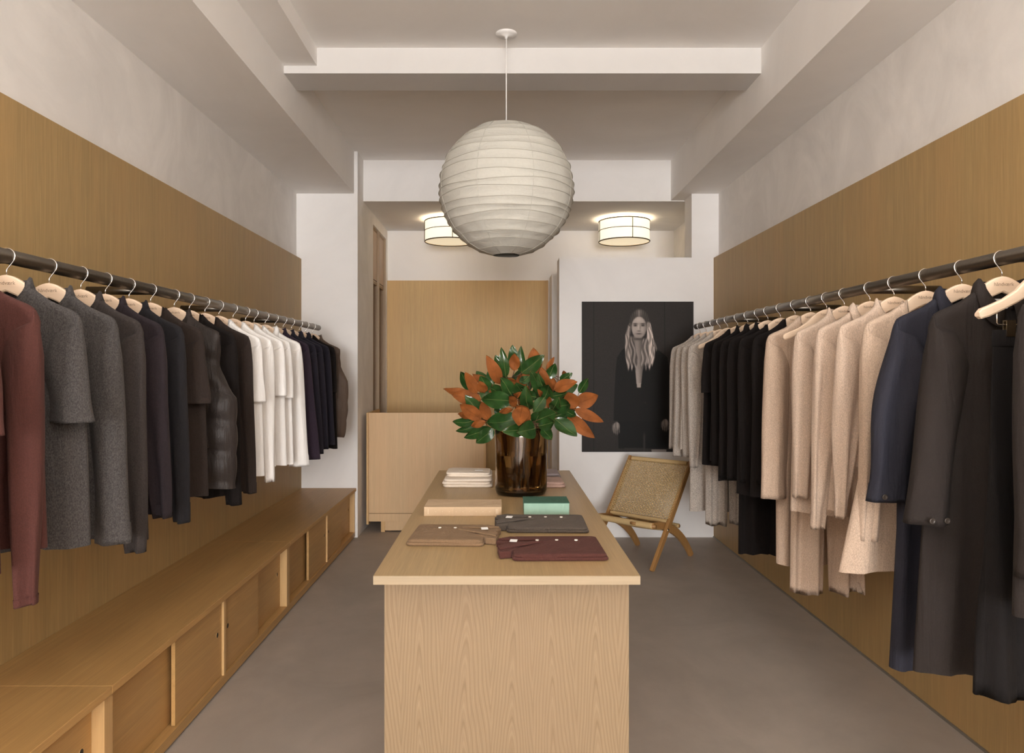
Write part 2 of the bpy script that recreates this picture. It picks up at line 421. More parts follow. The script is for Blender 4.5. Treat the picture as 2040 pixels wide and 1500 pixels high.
# ------------------------------------------------------------------ two drum ceiling lamps
te = NT('lamp_linen'); fb = te.noise(te.coord(), 120, 2, .6)
te.set(Base_Color=(.85, .78, .62, 1), Roughness=.9, Emission_Color=te.mix(fb, (1.0, .87, .66, 1), (1.0, .91, .73, 1)), Emission_Strength=.78)
M['linen'] = te.m
te = NT('lamp_diffuser'); te.set(Base_Color=(.8, .72, .55, 1), Roughness=.8, Emission_Color=(1.0, .84, .58, 1), Emission_Strength=.62)
M['diffuser'] = te.m
def drum_lamp(x, y, label, zt=3.155, watt=13.0, group='lit drum lamps over the desk'):
    R_, H = .268, .215; z1 = zt - .03; z0 = z1 - H
    e = empty('drum_ceiling_lamp', (x, y, zt), 0, label, 'lamp', group)
    MB().lathe([(R_, z0 - zt), (R_, z1 - zt)], 64).build('linen_shade', M['linen'], e, smooth=True)
    m = MB(); m.lathe([(.0001, z0 - zt + .004), (R_ - .004, z0 - zt + .004)], 64); m.build('diffuser', M['diffuser'], e, smooth=True)
    for z, r in ((z0, .0065), (z1, .0065), ((z0 + z1) / 2 + .006, .004)):
        MB().tube([((R_ + .001) * math.cos(q), (R_ + .001) * math.sin(q), z - zt) for q in np.linspace(0, 2 * math.pi, 65)], r, 6, cap=False).build('metal_ring', M['bronze'], e, smooth=True)
    for k in range(4):
        q = -math.pi / 2 + .16 + k * math.pi / 2
        MB().tube([((R_ + .003) * math.cos(q), (R_ + .003) * math.sin(q), z - zt) for z in (z0, z1)], .0042, 6).build('metal_bar', M['bronze'], e, smooth=True)
    MB().lathe([(.0001, -.06), (.05, -.06), (.05, 0)], 24).build('mount', M['bronze'], e, smooth=False)
    l = bpy.data.lights.new('drum_lamp_bulb', 'POINT'); l.energy = watt; l.color = (1, .84, .62); l.shadow_soft_size = .05
    lo = bpy.data.objects.new('drum_lamp_bulb', l); link(lo); lo.location = (x, y - .0, zt - .095)
    return e
drum_lamp(1.306, 7.78, 'round linen drum ceiling lamp above the poster partition')
drum_lamp(-.554, 7.78, 'round linen drum ceiling lamp half hidden by the paper lantern')
# added unseen fill globes, above and behind the viewer, to brighten walls and ceiling
tgl = NT('fill_globe_glow'); tgl.set(Base_Color=(.8, .78, .74, 1), Emission_Color=FILL_COL + (1,), Emission_Strength=FILL_L); M['opal'] = tgl.m
for yy, zz, nm in ((1.35, 2.42, 'over the near table end'), (.35, 2.45, 'over the open floor'), (-.8, 2.5, 'over the entrance side'), (-2.4, 2.6, 'near the shop window')):
    for xx, sd in ((-.55, 'on the bench side'), (.8, 'on the bare wall side')):
        e = empty('added_fill_globe', (xx, yy, ZC), 0, 'added fill light globe ' + nm + ' ' + sd, 'lamp', 'added fill globes out of view')
        MB().lathe([(.0001, 0), (.05, 0), (.05, -.018), (.0001, -.018)], 24).build('ceiling_rose', M['white_label'], e)
        MB().tube([(0, 0, -.01), (0, 0, zz - ZC + .115)], .004, 8).build('cord', M['white_label'], e)
        MB().lathe([(max(.0001, .12 * math.sin(q)), zz - ZC - .12 * math.cos(q)) for q in np.linspace(0, math.pi, 17)], 28).build('globe', M['opal'], e, smooth=True)

# ------------------------------------------------------------------ poster (flat print on the partition)
PW, PH = 260, 350
px0, px1, py0, py1 = 1159.0, 1381.0, 601.0, 900.0
gx = np.linspace(px0, px1, PW); gy = np.linspace(py0, py1, PH)
X, Y = np.meshgrid(gx, gy)
rs = np.random.RandomState(2)
def smooth(e0, e1, v): 
    t_ = np.clip((v - e0) / (e1 - e0), 0, 1); return t_ * t_ * (3 - 2 * t_)
def ell(cx, cy, rx, ry, soft=.12): return 1 - smooth(1 - soft, 1 + soft, np.sqrt(((X - cx) / rx) ** 2 + ((Y - cy) / ry) ** 2))
def band(lxy, rxy, soft=.8):
    ly = [p[1] for p in lxy]; l = np.interp(gy, ly, [p[0] for p in lxy])[:, None]
    ry = [p[1] for p in rxy]; r = np.interp(gy, ry, [p[0] for p in rxy])[:, None]
    m = smooth(-soft, soft, X - l) * smooth(-soft, soft, r - X)
    m *= smooth(-soft, soft, Y - max(ly[0], ry[0])) * smooth(-soft, soft, min(ly[-1], ry[-1]) - Y); return m
V = np.full((PH, PW), 50.0) + 5 * (1 - (Y - py0) / (py1 - py0)) + rs.randn(PH, PW) * 1.0
def lay(m, val):
    global V
    V = V * (1 - m) + val * m
lay(np.exp(-((X - 1182.5) / .7) ** 2) * .6, 22); lay(np.exp(-((X - 1323 - (Y - 600) * .01) / .7) ** 2) * .6, 20)
# coat, sleeves, trousers
lay(band([(1252, 688), (1238, 698), (1229, 712), (1226, 740), (1223, 800), (1222, 843)], [(1292, 688), (1315, 700), (1329, 712), (1334, 745), (1338, 800), (1337, 838)]), 24)
lay(band([(1230, 838), (1231, 870), (1232, 893)], [(1336, 838), (1334, 870), (1333, 893)]), 19)
lay(band([(1243, 892), (1245, 902)], [(1281, 892), (1281, 902)]), 52)
lay(np.exp(-((X - 1283) / 2.2) ** 2) * smooth(856, 870, Y), 60)
lay(band([(1297, 895), (1298, 902)], [(1327, 895), (1327, 902)]), 130)
# bare neck and chest
skin = 118 + 22 * np.sin((X - 1262) * .25)
lay(band([(1262, 668), (1262, 690), (1262, 720), (1265, 735), (1267.5, 765)], [(1279, 668), (1279, 690), (1284, 720), (1280, 735), (1277, 765)]), skin + np.clip((Y - 690) * .3, -10, 22))
lay(band([(1268, 763), (1268.5, 772)], [(1276.5, 763), (1276, 772)]), 165)
# head of hair, parted in the middle
lay(ell(1273.5, 641, 19.5, 24.5), 74 + 40 * np.exp(-((X - 1273) / 7.0) ** 2) * smooth(640, 622, Y) + 9 * np.sin(X * 1.3 + (X - 1273) * (Y - 617) * .02))
lay(np.exp(-((X - 1272.6) / .9) ** 2) * smooth(617, 620, Y) * smooth(633, 629, Y), 150)
# long waves beside the face
def lock(xs, ys, w, v):
    xc = np.interp(gy, ys, xs)[:, None]; ww = np.interp(gy, ys, w)[:, None]
    d_ = (X - xc) / ww
    strand = 34 * np.sin(d_ * 6 + np.sin(Y * .13 + ys[0]) * 2.2) + 20 * np.sin(d_ * 15 + Y * .11 + 2 * np.sin(Y * .08))
    m = (1 - smooth(.8, 1.05, np.abs(d_))) * smooth(ys[0] - 1, ys[0] + 6, Y) * (1 - smooth(ys[-1] - 9 + 6 * np.sin(X * .9), ys[-1] + 1 + 6 * np.sin(X * .9), Y))
    lay(m, np.clip(v + strand - 50 * np.clip(np.abs(d_) - .75, 0, 1), 20, 240))
lock([1254, 1250, 1251, 1254, 1255], [645, 668, 690, 712, 736], [2.5, 5, 7, 9, 6], 140)
lock([1257, 1258, 1262, 1266], [668, 690, 712, 735], [4, 7, 8, 6], 112)
lock([1291, 1294, 1295, 1294, 1291], [640, 662, 690, 712, 735], [3.5, 6, 10, 11, 7], 168)
lock([1285, 1285, 1284, 1282], [672, 692, 712, 734], [5, 8, 8, 6], 125)
lock([1299, 1302, 1307], [672, 685, 697], [2, 4, 2.2], 130)
# face
fm = ell(1272.5, 652.5, 15.0, 21.5, .09)
lay(fm, 166 - 26 * smooth(1262, 1256, X) - 34 * smooth(1279, 1288, X) - 18 * smooth(655, 672, Y) + 14 * np.exp(-(((X - 1271) / 6) ** 2 + ((Y - 637) / 6) ** 2)))
for ex in (1265.2, 1280.2):
    lay(np.exp(-(((X - ex) / 4.8) ** 2 + ((Y - 645.2) / 1.6) ** 2)) * .75, 58)
    lay(np.exp(-(((X - ex) / 3.4) ** 2 + ((Y - 648.6) / 1.7) ** 2)) * .85, 34)
lay(np.exp(-(((X - 1275) / 1.4) ** 2 + ((Y - 653) / 5) ** 2)) * .4, 90)
lay(np.exp(-(((X - 1271.3) / 1.2) ** 2 + ((Y - 652) / 6) ** 2)) * .45, 200)
lay(np.exp(-(((X - 1272.5) / 3.4) ** 2 + ((Y - 659.6) / 1.0) ** 2)) * .65, 58)
lay(np.exp(-(((X - 1272.4) / 5.2) ** 2 + ((Y - 665) / 1.3) ** 2)) * .8, 62)
lay(np.exp(-(((X - 1272.4) / 4) ** 2 + ((Y - 668.3) / 1.0) ** 2)) * .4, 140)
lay(ell(1254.4, 647, 1.8, 4.2), 95); lay(ell(1291.3, 648, 2, 5), 140)
lay(np.exp(-(((X - 1270) / 9) ** 2 + ((Y - 675.5) / 2.4) ** 2)) * .7, 62)
# hands
def hand(cx, cy, s):
    lay(ell(cx, cy, 6.5, 8.5, .15), 128 + 18 * np.sin((X - cx) * .8))
    for k in range(4):
        lay(np.exp(-(((X - (cx - 5 + 3.4 * k)) / 1.3) ** 4 + ((Y - (cy + 9 + (k % 3))) / (6.5 - abs(k - 1.5))) ** 4)) * .9, 138 - 10 * k)
        lay(np.exp(-(((X - (cx - 3.4 + 3.4 * k)) / .5) ** 2 + ((Y - (cy + 8)) / 6) ** 4)) * .7, 40)
    lay(np.exp(-(((X - (cx + s * 7)) / 1.8) ** 4 + ((Y - (cy + 3)) / 7) ** 4)) * .85, 120)
hand(1228, 849, -1); hand(1325, 843, -1)
lay(np.exp(-(((X - 1285) / 1.2) ** 2 + ((Y - 802) / 1.5) ** 2)), 60)
V = np.clip(V + rs.randn(PH, PW) * 2.0, 8, 245)
L_ = np.where(V / 255 <= .04045, V / 255 / 12.92, ((V / 255 + .055) / 1.055) ** 2.4)
L_ = L_ * (.60 + .85 * V / 255)
rgb = np.stack([L_ * .92, L_ * .78, L_ * .70, np.ones_like(L_)], -1)
wx = lambda p: (p - VX) * (YB) / F; wz = lambda p: CAMZ - (p - VY) * YB / F
ypos = YB - .012
verts = np.zeros((PH, PW, 3)); verts[..., 0] = wx(X); verts[..., 1] = ypos; verts[..., 2] = wz(Y)
idx = np.arange(PW * PH).reshape(PH, PW)
fc = np.stack([idx[:-1, :-1], idx[1:, :-1], idx[1:, 1:], idx[:-1, 1:]], -1).reshape(-1, 4)
nv = PW * PH
pv = verts.reshape(-1, 3)
bx = [(wx(px0), YB, wz(py0)), (wx(px1), YB, wz(py0)), (wx(px1), YB, wz(py1)), (wx(px0), YB, wz(py1))]
bf = [(wx(px0), ypos + .001, wz(py0)), (wx(px1), ypos + .001, wz(py0)), (wx(px1), ypos + .001, wz(py1)), (wx(px0), ypos + .001, wz(py1))]
pos = empty('wall_poster', (wx((px0 + px1) / 2), ypos, wz(py1)), 0, 'large black and white portrait poster of a long-haired person in a dark coat', 'poster')
off = Vector(pos.location)
me = bpy.data.meshes.new('printed_sheet'); me.from_pydata((pv - np.array(off)).tolist(), [], fc.tolist())
ca = me.color_attributes.new('print', 'FLOAT_COLOR', 'POINT'); ca.data.foreach_set('color', rgb.reshape(-1).astype(np.float32))
tm = NT('poster_print'); at = tm.n('ShaderNodeVertexColor', layer_name='print'); tm.set(Base_Color=at.outputs[0], Roughness=.6); tm.b.inputs['Specular IOR Level'].default_value = .2
me.materials.append(tm.m); link(bpy.data.objects.new('printed_sheet', me), pos)
m = MB(); m.add([tuple(Vector(p) - off) for p in bf + bx], [(0, 1, 5, 4), (1, 2, 6, 5), (2, 3, 7, 6), (3, 0, 4, 7), (0, 3, 2, 1)]); m.build('backing_board', M['dark'], pos)

# ------------------------------------------------------------------ woven folding chair
ch_rear = Vector((1.602, 6.03, 0)); fwd = Vector((-.70, -.714, 0)).normalized(); wid = Vector((-fwd.y, fwd.x, 0)); wid = -wid if wid.x > 0 else wid
CW = .585
chair = empty('folding_chair', tuple(ch_rear + fwd * .33 + wid * CW / 2), 0, 'low oak folding chair with woven paper cord seat and back by the poster', 'chair')
co = Vector(chair.location)
def CP(u, w, z): return ch_rear + fwd * u + wid * w + Vector((0, 0, z)) - co
M['chair_wood'] = oak('oiled_oak', (.36, .19, .065, 1), 'Z', 1.0, .4, 2.0)
M['cord'] = plain('paper_cord', (.58, .41, .20, 1), .8, 0, .2, .18, 200)
def bar(path, wd, th, name, w0):
    # path of (u,z); rectangular section wd in plane, th across
    rings = []
    n = len(path)
    for i, (u, z) in enumerate(path):
        a = path[max(i - 1, 0)]; b_ = path[min(i + 1, n - 1)]
        tu, tz = b_[0] - a[0], b_[1] - a[1]; l = math.hypot(tu, tz); nu_, nz_ = -tz / l, tu / l
        ww = wd[i] if hasattr(wd, '__len__') else wd
        rings.append([CP(u + nu_ * ww * p, w0 + th * q, z + nz_ * ww * p) for p, q in ((-.5, -.5), (.5, -.5), (.5, .5), (-.5, .5))])
    return MB().rings(rings).build(name, M['chair_wood'], chair, bevel=.004)
def bez(p0, p1, p2, n=14): return [((1 - s) ** 2 * p0[0] + 2 * s * (1 - s) * p1[0] + s * s * p2[0], (1 - s) ** 2 * p0[1] + 2 * s * (1 - s) * p1[1] + s * s * p2[1]) for s in np.linspace(0, 1, n)]
post = bez((.655, .0), (.40, .33), (.075, .785))
rleg = bez((.012, .0), (.22, .31), (.60, .335))
pw_ = [.036 + .012 * math.sin(math.pi * s) for s in np.linspace(0, 1, 14)]
lw_ = [.046 + .02 * math.sin(math.pi * s) for s in np.linspace(0, 1, 14)]
for w0 in (.0, CW): bar(post, pw_, .027, 'back_post', w0)
for w0 in (.032, CW - .032): bar(rleg, lw_, .027, 'rear_leg', w0)
def on(path, z):
    for (u0, z0), (u1, z1) in zip(path, path[1:]):
        if z0 <= z <= z1: return u0 + (u1 - u0) * (z - z0) / (z1 - z0)
    return path[-1][0]
def woven(fn, nw, nh, name):
    """fn(a,b) -> point, normal; a across 0..1, b along 0..1; cords both ways"""
    m = MB()
    for i in range(nw):
        a = (i + .5) / nw; pts = []
        for k in range(nh + 1):
            p, nrm = fn(a, k / nh); pts.append(p + nrm * (.0024 * (1 if (k + i) % 2 else -1)))
        m.tube(pts, .0034, 4)
    for k in range(nh):
        b_ = (k + .5) / nh; pts = []
        for i in range(nw + 1):
            p, nrm = fn(i / nw, b_); pts.append(p + nrm * (.0022 * (1 if (k + i) % 2 else -1)))
        m.tube(pts, .0030, 4)
    o = m.build(name, M['cord'], chair, smooth=True); o['kind'] = 'stuff'; return o
ZB0, ZB1 = .325, .77
def back_fn(a, b_):
    z = ZB0 + .03 + (ZB1 - ZB0 - .05) * b_; u = on(post, z) + .022 - .022 * math.sin(math.pi * a) * math.sin(math.pi * b_)
    nrm = (fwd * .8 + Vector((0, 0, .55))).normalized()
    return CP(u, -.004 + (CW + .004) * a, z + .008), nrm
woven(back_fn, 42, 38, 'woven_back')
def seat_fn(a, b_):
    u = .17 + .405 * b_; z = .275 + .05 * b_ - .035 * math.sin(math.pi * b_) - .012 * math.sin(math.pi * a)
    return CP(u, .05 + (CW - .1) * a, z), Vector((0, 0, 1))
woven(seat_fn, 32, 32, 'woven_seat')
for z in (ZB0 + .015, ZB1): 
    u = on(post, z); m = MB(); m.tube([CP(u, .012, z), CP(u, CW - .012, z)], .015, 10); m.build('back_rail', M['chair_wood'], chair, smooth=True)
def wrap(z, u, r0, w0, w1, name='cord_wrap', nseg=46):
    m = MB(); 
    pts = []; rad = []
    for k in range(nseg * 2 + 1):
        s = k / (nseg * 2); pts.append(CP(u, w0 + (w1 - w0) * s, z)); rad.append(r0 + (.0022 if k % 2 else 0))
    m.tube(pts, rad, 10); return m.build(name, M['cord'], chair, smooth=True)
wrap(ZB0 + .015, on(post, ZB0 + .015), .0175, .02, CW - .02); wrap(ZB1, on(post, ZB1), .0175, .02, CW - .02)
wrap(.332, .595, .024, .03, CW - .03); wrap(.265, .165, .018, .055, CW - .055)
m = MB(); m.tube([CP(.595, .0, .332), CP(.595, CW, .332)], .014, 10); m.build('front_rail', M['chair_wood'], chair, smooth=True)
m = MB(); m.tube([CP(.165, .05, .265), CP(.165, CW - .05, .265)], .014, 10); m.build('rear_rail', M['chair_wood'], chair, smooth=True)
m = MB(); m.tube([CP(.62, .17 + .0, .335), CP(.618, .215, .335)], .012, 8); m.build('leather_tab', M['chair_wood'], chair, smooth=True)
for w0 in (-.016, CW + .016):
    m = MB(); m.tube([CP(.445, w0 - .004, .285), CP(.445, w0 + .004, .285)], .011, 10); m.build('pivot_bolt', M['brass'], chair, smooth=True)

# ------------------------------------------------------------------ rails
RAIL = {-1: (-1.54, 1.893), 1: (1.60, 1.897)}
RR = .0232
def rail(s, label):
    x, z = RAIL[s]; wall = PL if s < 0 else PR
    yend = {-1: 1.54, 1: 1.60}[s] * F / {-1: 365.5, 1: 387}[s]
    e = empty('clothes_rail', (x, yend, z), 0, label, 'clothes rail', 'steel clothes rails')
    MB().tube([(0, .9 - yend, 0), (0, -.008, 0)], RR, 28).build('tube', M['steel'], e, smooth=True)
    ec = MB().lathe([(RR, 0), (RR - .004, .005), (.0001, .007)], 24).build('end_cap', M['steel'], e, smooth=True)
    ec.rotation_euler = (-math.pi / 2, 0, 0); ec.location = (0, -.009, 0)
    for yb in (1.33, 2.29, 3.24, 4.19, 5.15):
        MB().tube([(0, yb - yend, 0), (wall - x, yb - yend, 0)], .0185, 20).build('wall_bracket', M['steel'], e, smooth=True)
    return e
rail(-1, 'brushed steel clothes rail fixed over the storage bench')
rail(1, 'brushed steel clothes rail fixed to the oak wall beside the poster')

# ------------------------------------------------------------------ hangers
HX = [0, .03, .06, .10, .14, .18, .205, .214]
HT = [0, -.009, -.031, -.066, -.092, -.110, -.120, -.131]
HB = [-.050, -.063, -.080, -.104, -.124, -.143, -.150, -.143]
HOFF = -.058
def ht(x):
    a = abs(x)
    return HOFF - .066 * (a / .1) ** 1.75 if a < .1 else HOFF + float(np.interp(a, HX[:-1] + [.25], HT[:-1] + [-.150]))
def hanger_mesh():
    m = MB(); rings = []
    xs = [-x for x in HX[::-1]] + HX[1:]
    xs = sorted(set(list(xs) + list(np.linspace(-.2, .2, 41))))
    for x in xs:
        a = abs(x)
        # rounded crown, angular notch below
        zt_ = HOFF + float(np.interp(a, HX, HT)); zb_ = HOFF + float(np.interp(a, HX, HB))
        if a < .1: zt_ = ht(a)
        th = .0085 if a < .17 else .0085 + .002 * (a - .17) / .04
        e_ = min(.005, (zt_ - zb_) * .3)
        rings.append([(x, -th, zb_ + e_), (x, -th + .003, zb_), (x, th - .003, zb_), (x, th, zb_ + e_), (x, th, zt_ - e_), (x, th - .003, zt_), (x, -th + .003, zt_), (x, -th, zt_ - e_)])
    m.rings(rings)
    o = m.build('tmp', M['beech'], smooth=False); me = o.data; bpy.data.objects.remove(o); me.name = 'hanger_body'; return me
def hook_mesh(s):
    # passes the rail on the aisle side (+x when s>0)
    r = RR + .00205; pts = [(0, 0, HOFF - .004), (0, 0, HOFF + .012), (s * .002, 0, HOFF + .019)]
    for q in np.radians(np.linspace(-32, 128, 22)): pts.append((s * r * 1.04 * math.cos(q), 0, r * math.sin(q)))
    m = MB(); m.tube(pts, .0021, 8); o = m.build('tmp', M['steel_light'], smooth=True); me = o.data; bpy.data.objects.remove(o); return me
def text_mesh(body, size, mat):
    cu = bpy.data.curves.new('txt', 'FONT'); cu.body = body; cu.size = size; cu.align_x = 'CENTER'; cu.align_y = 'CENTER'
    o = bpy.data.objects.new('txt', cu); COL.objects.link(o)
    dg = bpy.context.evaluated_depsgraph_get(); me = bpy.data.meshes.new_from_object(o.evaluated_get(dg))
    bpy.data.objects.remove(o); me.materials.clear(); me.materials.append(mat); return me
ME_H = hanger_mesh(); ME_HOOK = {-1: hook_mesh(-1), 1: hook_mesh(1)}
ME_TXT = text_mesh('håndværk', .0165, M['ink'])
def clip_meshes():
    m = MB()
    z = -.225
    m.tube([(-.155, 0, HOFF - .115), (-.155, 0, z + .006), (-.150, 0, z), (.150, 0, z), (.155, 0, z + .006), (.155, 0, HOFF - .115)], .0022, 6)
    o = m.build('tmp', M['steel_light'], smooth=True); bar_ = o.data; bpy.data.objects.remove(o)
    m = MB(); m.box(-.013, .013, -.0088, -.0058, -.035, .013); m.box(-.013, .013, .0058, .0088, -.035, .013); m.box(-.013, .013, -.0088, .0088, .010, .013)
    o = m.build('tmp', M['brass']); cl = o.data; bpy.data.objects.remove(o); return bar_, cl
ME_BAR, ME_CLIP = clip_meshes()
def part(name, me, parent, loc=(0, 0, 0), rot=(0, 0, 0)):
    o = bpy.data.objects.new(name, me); link(o, parent); o.location = loc; o.rotation_euler = rot; return o
def hanger(side, D, rz, label, clips=False, group='wooden hangers on the rails'):
    x, z = RAIL[side]
    e = empty('wooden_hanger', (x, D, z), 0, label, 'hanger', group)
    b = part('hanger_body', ME_H, e, rot=(0, 0, rz)); part('hook', ME_HOOK[-side], e)
    part('lettering', ME_TXT, b, (0, -.0092, HOFF - .026), (math.pi / 2, 0, 0))
    if clips:
        part('clip_bar', ME_BAR, b)
        for cx in (-.118, .118): part('clip', ME_CLIP, b, (cx, 0, -.225))
    return e

# ------------------------------------------------------------------ garments
NTHETA = 56
NIN = .007          # inside this step the neckline starts to dip
def interp(pts, v): return float(np.interp(v, [p[0] for p in pts], [p[1] for p in pts]))
class Folds:
    def __init__(s, seed, amp):
        r = random.Random(seed); s.amp = amp
        s.k = [(r.uniform(.7, 1.3), r.uniform(0, 6.28), 1.0), (r.uniform(1.6, 2.4), r.uniform(0, 6.28), .6), (r.uniform(3.0, 4.4), r.uniform(0, 6.28), .32)]
        s.sk = r.uniform(-.5, .5)
    def __call__(s, u, v): return s.amp * sum(a * math.sin(2 * math.pi * f * (u + s.sk * .2 * v) + p) for f, p, a in s.k) * (min(v * 1.6, 1) ** 1.1)
def body_mesh(sh, prof, zb, neck=.078, drop_f=.05, drop_b=.012, depth=((0, .012), (.12, .024), (.4, .045), (1, .055)), fold=.016, seed=1, quilt=0, hem_curve=0.0, slit=0.0, nv=34, quilt_amp=.028):
    f = Folds(seed, fold); r = random.Random(seed + 99); ph = r.uniform(0, 6.28)
    def top(x, s):
        a = abs(x)
        if a > neck - 1e-6:
            return ht(a) + .010
        zn = ht(neck) + .010
        return zn - (drop_f if s < 0 else drop_b) * math.sqrt(max(0, 1 - (a / (neck - NIN)) ** 2))
    m = MB(); grids = []
    half = NTHETA // 2
    va = min(1.0, .72 / (abs(zb) - .11))       # same first rows below the shoulder on long garments
    vs_ = [0, .012 * va, .03 * va, .06 * va] + list(np.linspace(.1 * va, 1, nv))
    us = [-math.cos(math.pi * j / half) for j in range(half + 1)]
    for tgt in (-neck / sh, neck / sh):        # a column of vertices exactly at the neck points
        jn = min(range(half + 1), key=lambda j: abs(us[j] - tgt)); us[jn] = tgt
        us[jn + (1 if tgt < 0 else -1)] = tgt * (neck - NIN) / neck
    for s in (-1, 1):
        g = []
        for v in vs_:
            row = []
            for j in range(half + 1):
                u = us[j]; sn = math.sqrt(max(0.0, 1 - u * u))
                x_top = u * sh; zt_ = top(x_top, s)
                w = interp(prof, v)
                zbb = zb + .012 * math.sin(u * 4 + ph) * .6 + hem_curve * (u * u)
                z = zt_ + (zbb - zt_) * v
                x = u * w
                dd = interp(depth, v)
                y = s * dd * (sn ** .85 if sn > 0 else 0)
                if quilt: 
                    q = (v * quilt) % 1.0
                    puff = abs(math.sin(math.pi * q)) ** .42
                    y += s * quilt_amp * (puff - .35) * min(1, sn * 2.5) * (min(1, v * 8)) + s * .006 * math.sin(u * 41 + 5 * math.floor(v * quilt)) * (1 - puff) ** .7 * sn
                    x += (1 if u > 0 else -1) * .008 * (puff - .5) * (1 - sn)
                ff = f(u, v); y += ff * (.35 + .65 * sn) + s * .35 * ff * sn * math.sin(u * 5 + ph)
                if v == 0 and abs(x_top) > neck - 1e-6: y = 0
                elif v == 0: y = s * max(.0135, .020 * math.sqrt(max(0, 1 - (x_top / neck) ** 2)))
                elif v < .05 * va: y = s * max(abs(y), .0105) * min(1, sn * 4)
                if v > 0 and abs(x) < .226 and z > HOFF + float(np.interp(abs(x), HX, HB)) - .02:
                    lim = .0135 if v >= .029 * va else .0115
                    lim *= min(1.0, (sh + .006 - abs(x)) / .012) if sn < .25 else 1.0
                    y = s * max(s * y, max(lim, 0))
                row.append((x, y, z))
            g.append(row)
        grids.append(g)
    n = half + 1
    for s, g in zip((-1, 1), grids):
        vv = [p for row in g for p in row]; ff_ = []
        for i in range(len(g) - 1):
            for j in range(half):
                q = (i * n + j, (i + 1) * n + j, (i + 1) * n + j + 1, i * n + j + 1)
                ff_.append(q if s < 0 else q[::-1])
        m.add(vv, ff_)
    return m
def sleeve_mesh(sgn, sh, zend, xo_end, xi_end, b0=.036, b1=.022, yend=-.02, seed=1, fold=.006, elbow=0.0, top_in=.10, bulge=0.0):
    """zend relative to the rail; outer and inner edge curves; open end turned in"""
    r = random.Random(seed); p1, p2 = r.uniform(0, 6.28), r.uniform(0, 6.28)
    zs = HOFF - .135 + .010
    L = zs - zend; n = 28; rings = []; N = 26
    rows = [0, .006, .018, .035, .06, .09] + [q for q in np.linspace(.13, L, n)]
    for z_ in rows:
        q = z_ / L
        xo = float(np.interp(z_, [0, .02, .06, .14, L], [sh + .001, sh + .009, sh + .016, sh + .022 + .3 * (xo_end - sh - .022) * .14 / L, xo_end]))
        xi = float(np.interp(z_, [0, .034, .062, .16, L], [.2185, .2185, sh - .075, sh - top_in - .005, xi_end]))
        xo += bulge * math.sin(math.pi * min(1, q * 1.05)) ** 2 ; xi += elbow * math.sin(math.pi * q)
        xo += elbow * math.sin(math.pi * q)
        c = (xo + xi) / 2; a = (xo - xi) / 2
        b = float(np.interp(z_, [0, .03, .12, L], [.006, .016, b0, b1]))
        yc = yend * q ** 1.2
        ring = []
        for k in range(N):
            t_ = 2 * math.pi * k / N
            wob = fold * min(1, z_ * 6) * (math.sin(3 * t_ + p1 + q * 2.5) + .6 * math.sin(5 * t_ + p2 - 2 * q))
            ring.append((sgn * (c + a * math.cos(t_)), yc + (b + wob) * math.sin(t_) + .010 * math.sin(q * 7 + p2) * q * math.cos(t_), zs - z_))
        rings.append(ring)
    last = rings[-1]; cx = sum(p[0] for p in last) / N; cy = sum(p[1] for p in last) / N
    rings.append([(cx + (p[0] - cx) * .9, cy + (p[1] - cy) * .8, p[2] + .004) for p in last])
    rings.append([(cx + (p[0] - cx) * .86, cy + (p[1] - cy) * .7, p[2] + .05) for p in last])
    m = MB(); m.rings(rings if sgn > 0 else [r_[::-1] for r_ in rings], cap0=True, cap1=True); return m
def cuff_mesh(sgn, sm, h, grow=.0025, shrink=1.0):
    """a band over the sleeve's last rows"""
    N = 26; vs_ = np.array(sm.v).reshape(-1, N, 3); main = vs_[:-2]
    zend = main[-1][:, 2].mean(); rings = []
    for z in np.linspace(zend + h, zend - .002, 5):
        # interpolate ring at height z
        zz = main[:, :, 2].mean(1); i = int(np.clip(np.searchsorted(-zz, -z) - 1, 0, len(zz) - 2)); t_ = np.clip((zz[i] - z) / (zz[i] - zz[i + 1]), 0, 1)
        r = main[i] * (1 - t_) + main[i + 1] * t_; c = r.mean(0); d_ = r - c
        ln = np.linalg.norm(d_[:, :2], axis=1, keepdims=True) + 1e-9
        r2 = c + d_ * shrink + np.concatenate([d_[:, :2] / ln * grow, np.zeros((N, 1))], 1); r2[:, 2] = z; rings.append([tuple(p) for p in r2])
    l = rings[-1]; c = np.mean(l, 0); rings.append([tuple(c + (np.array(p) - c) * .82 + np.array((0, 0, .02))) for p in l])
    return MB().rings(rings, cap0=False, cap1=True)
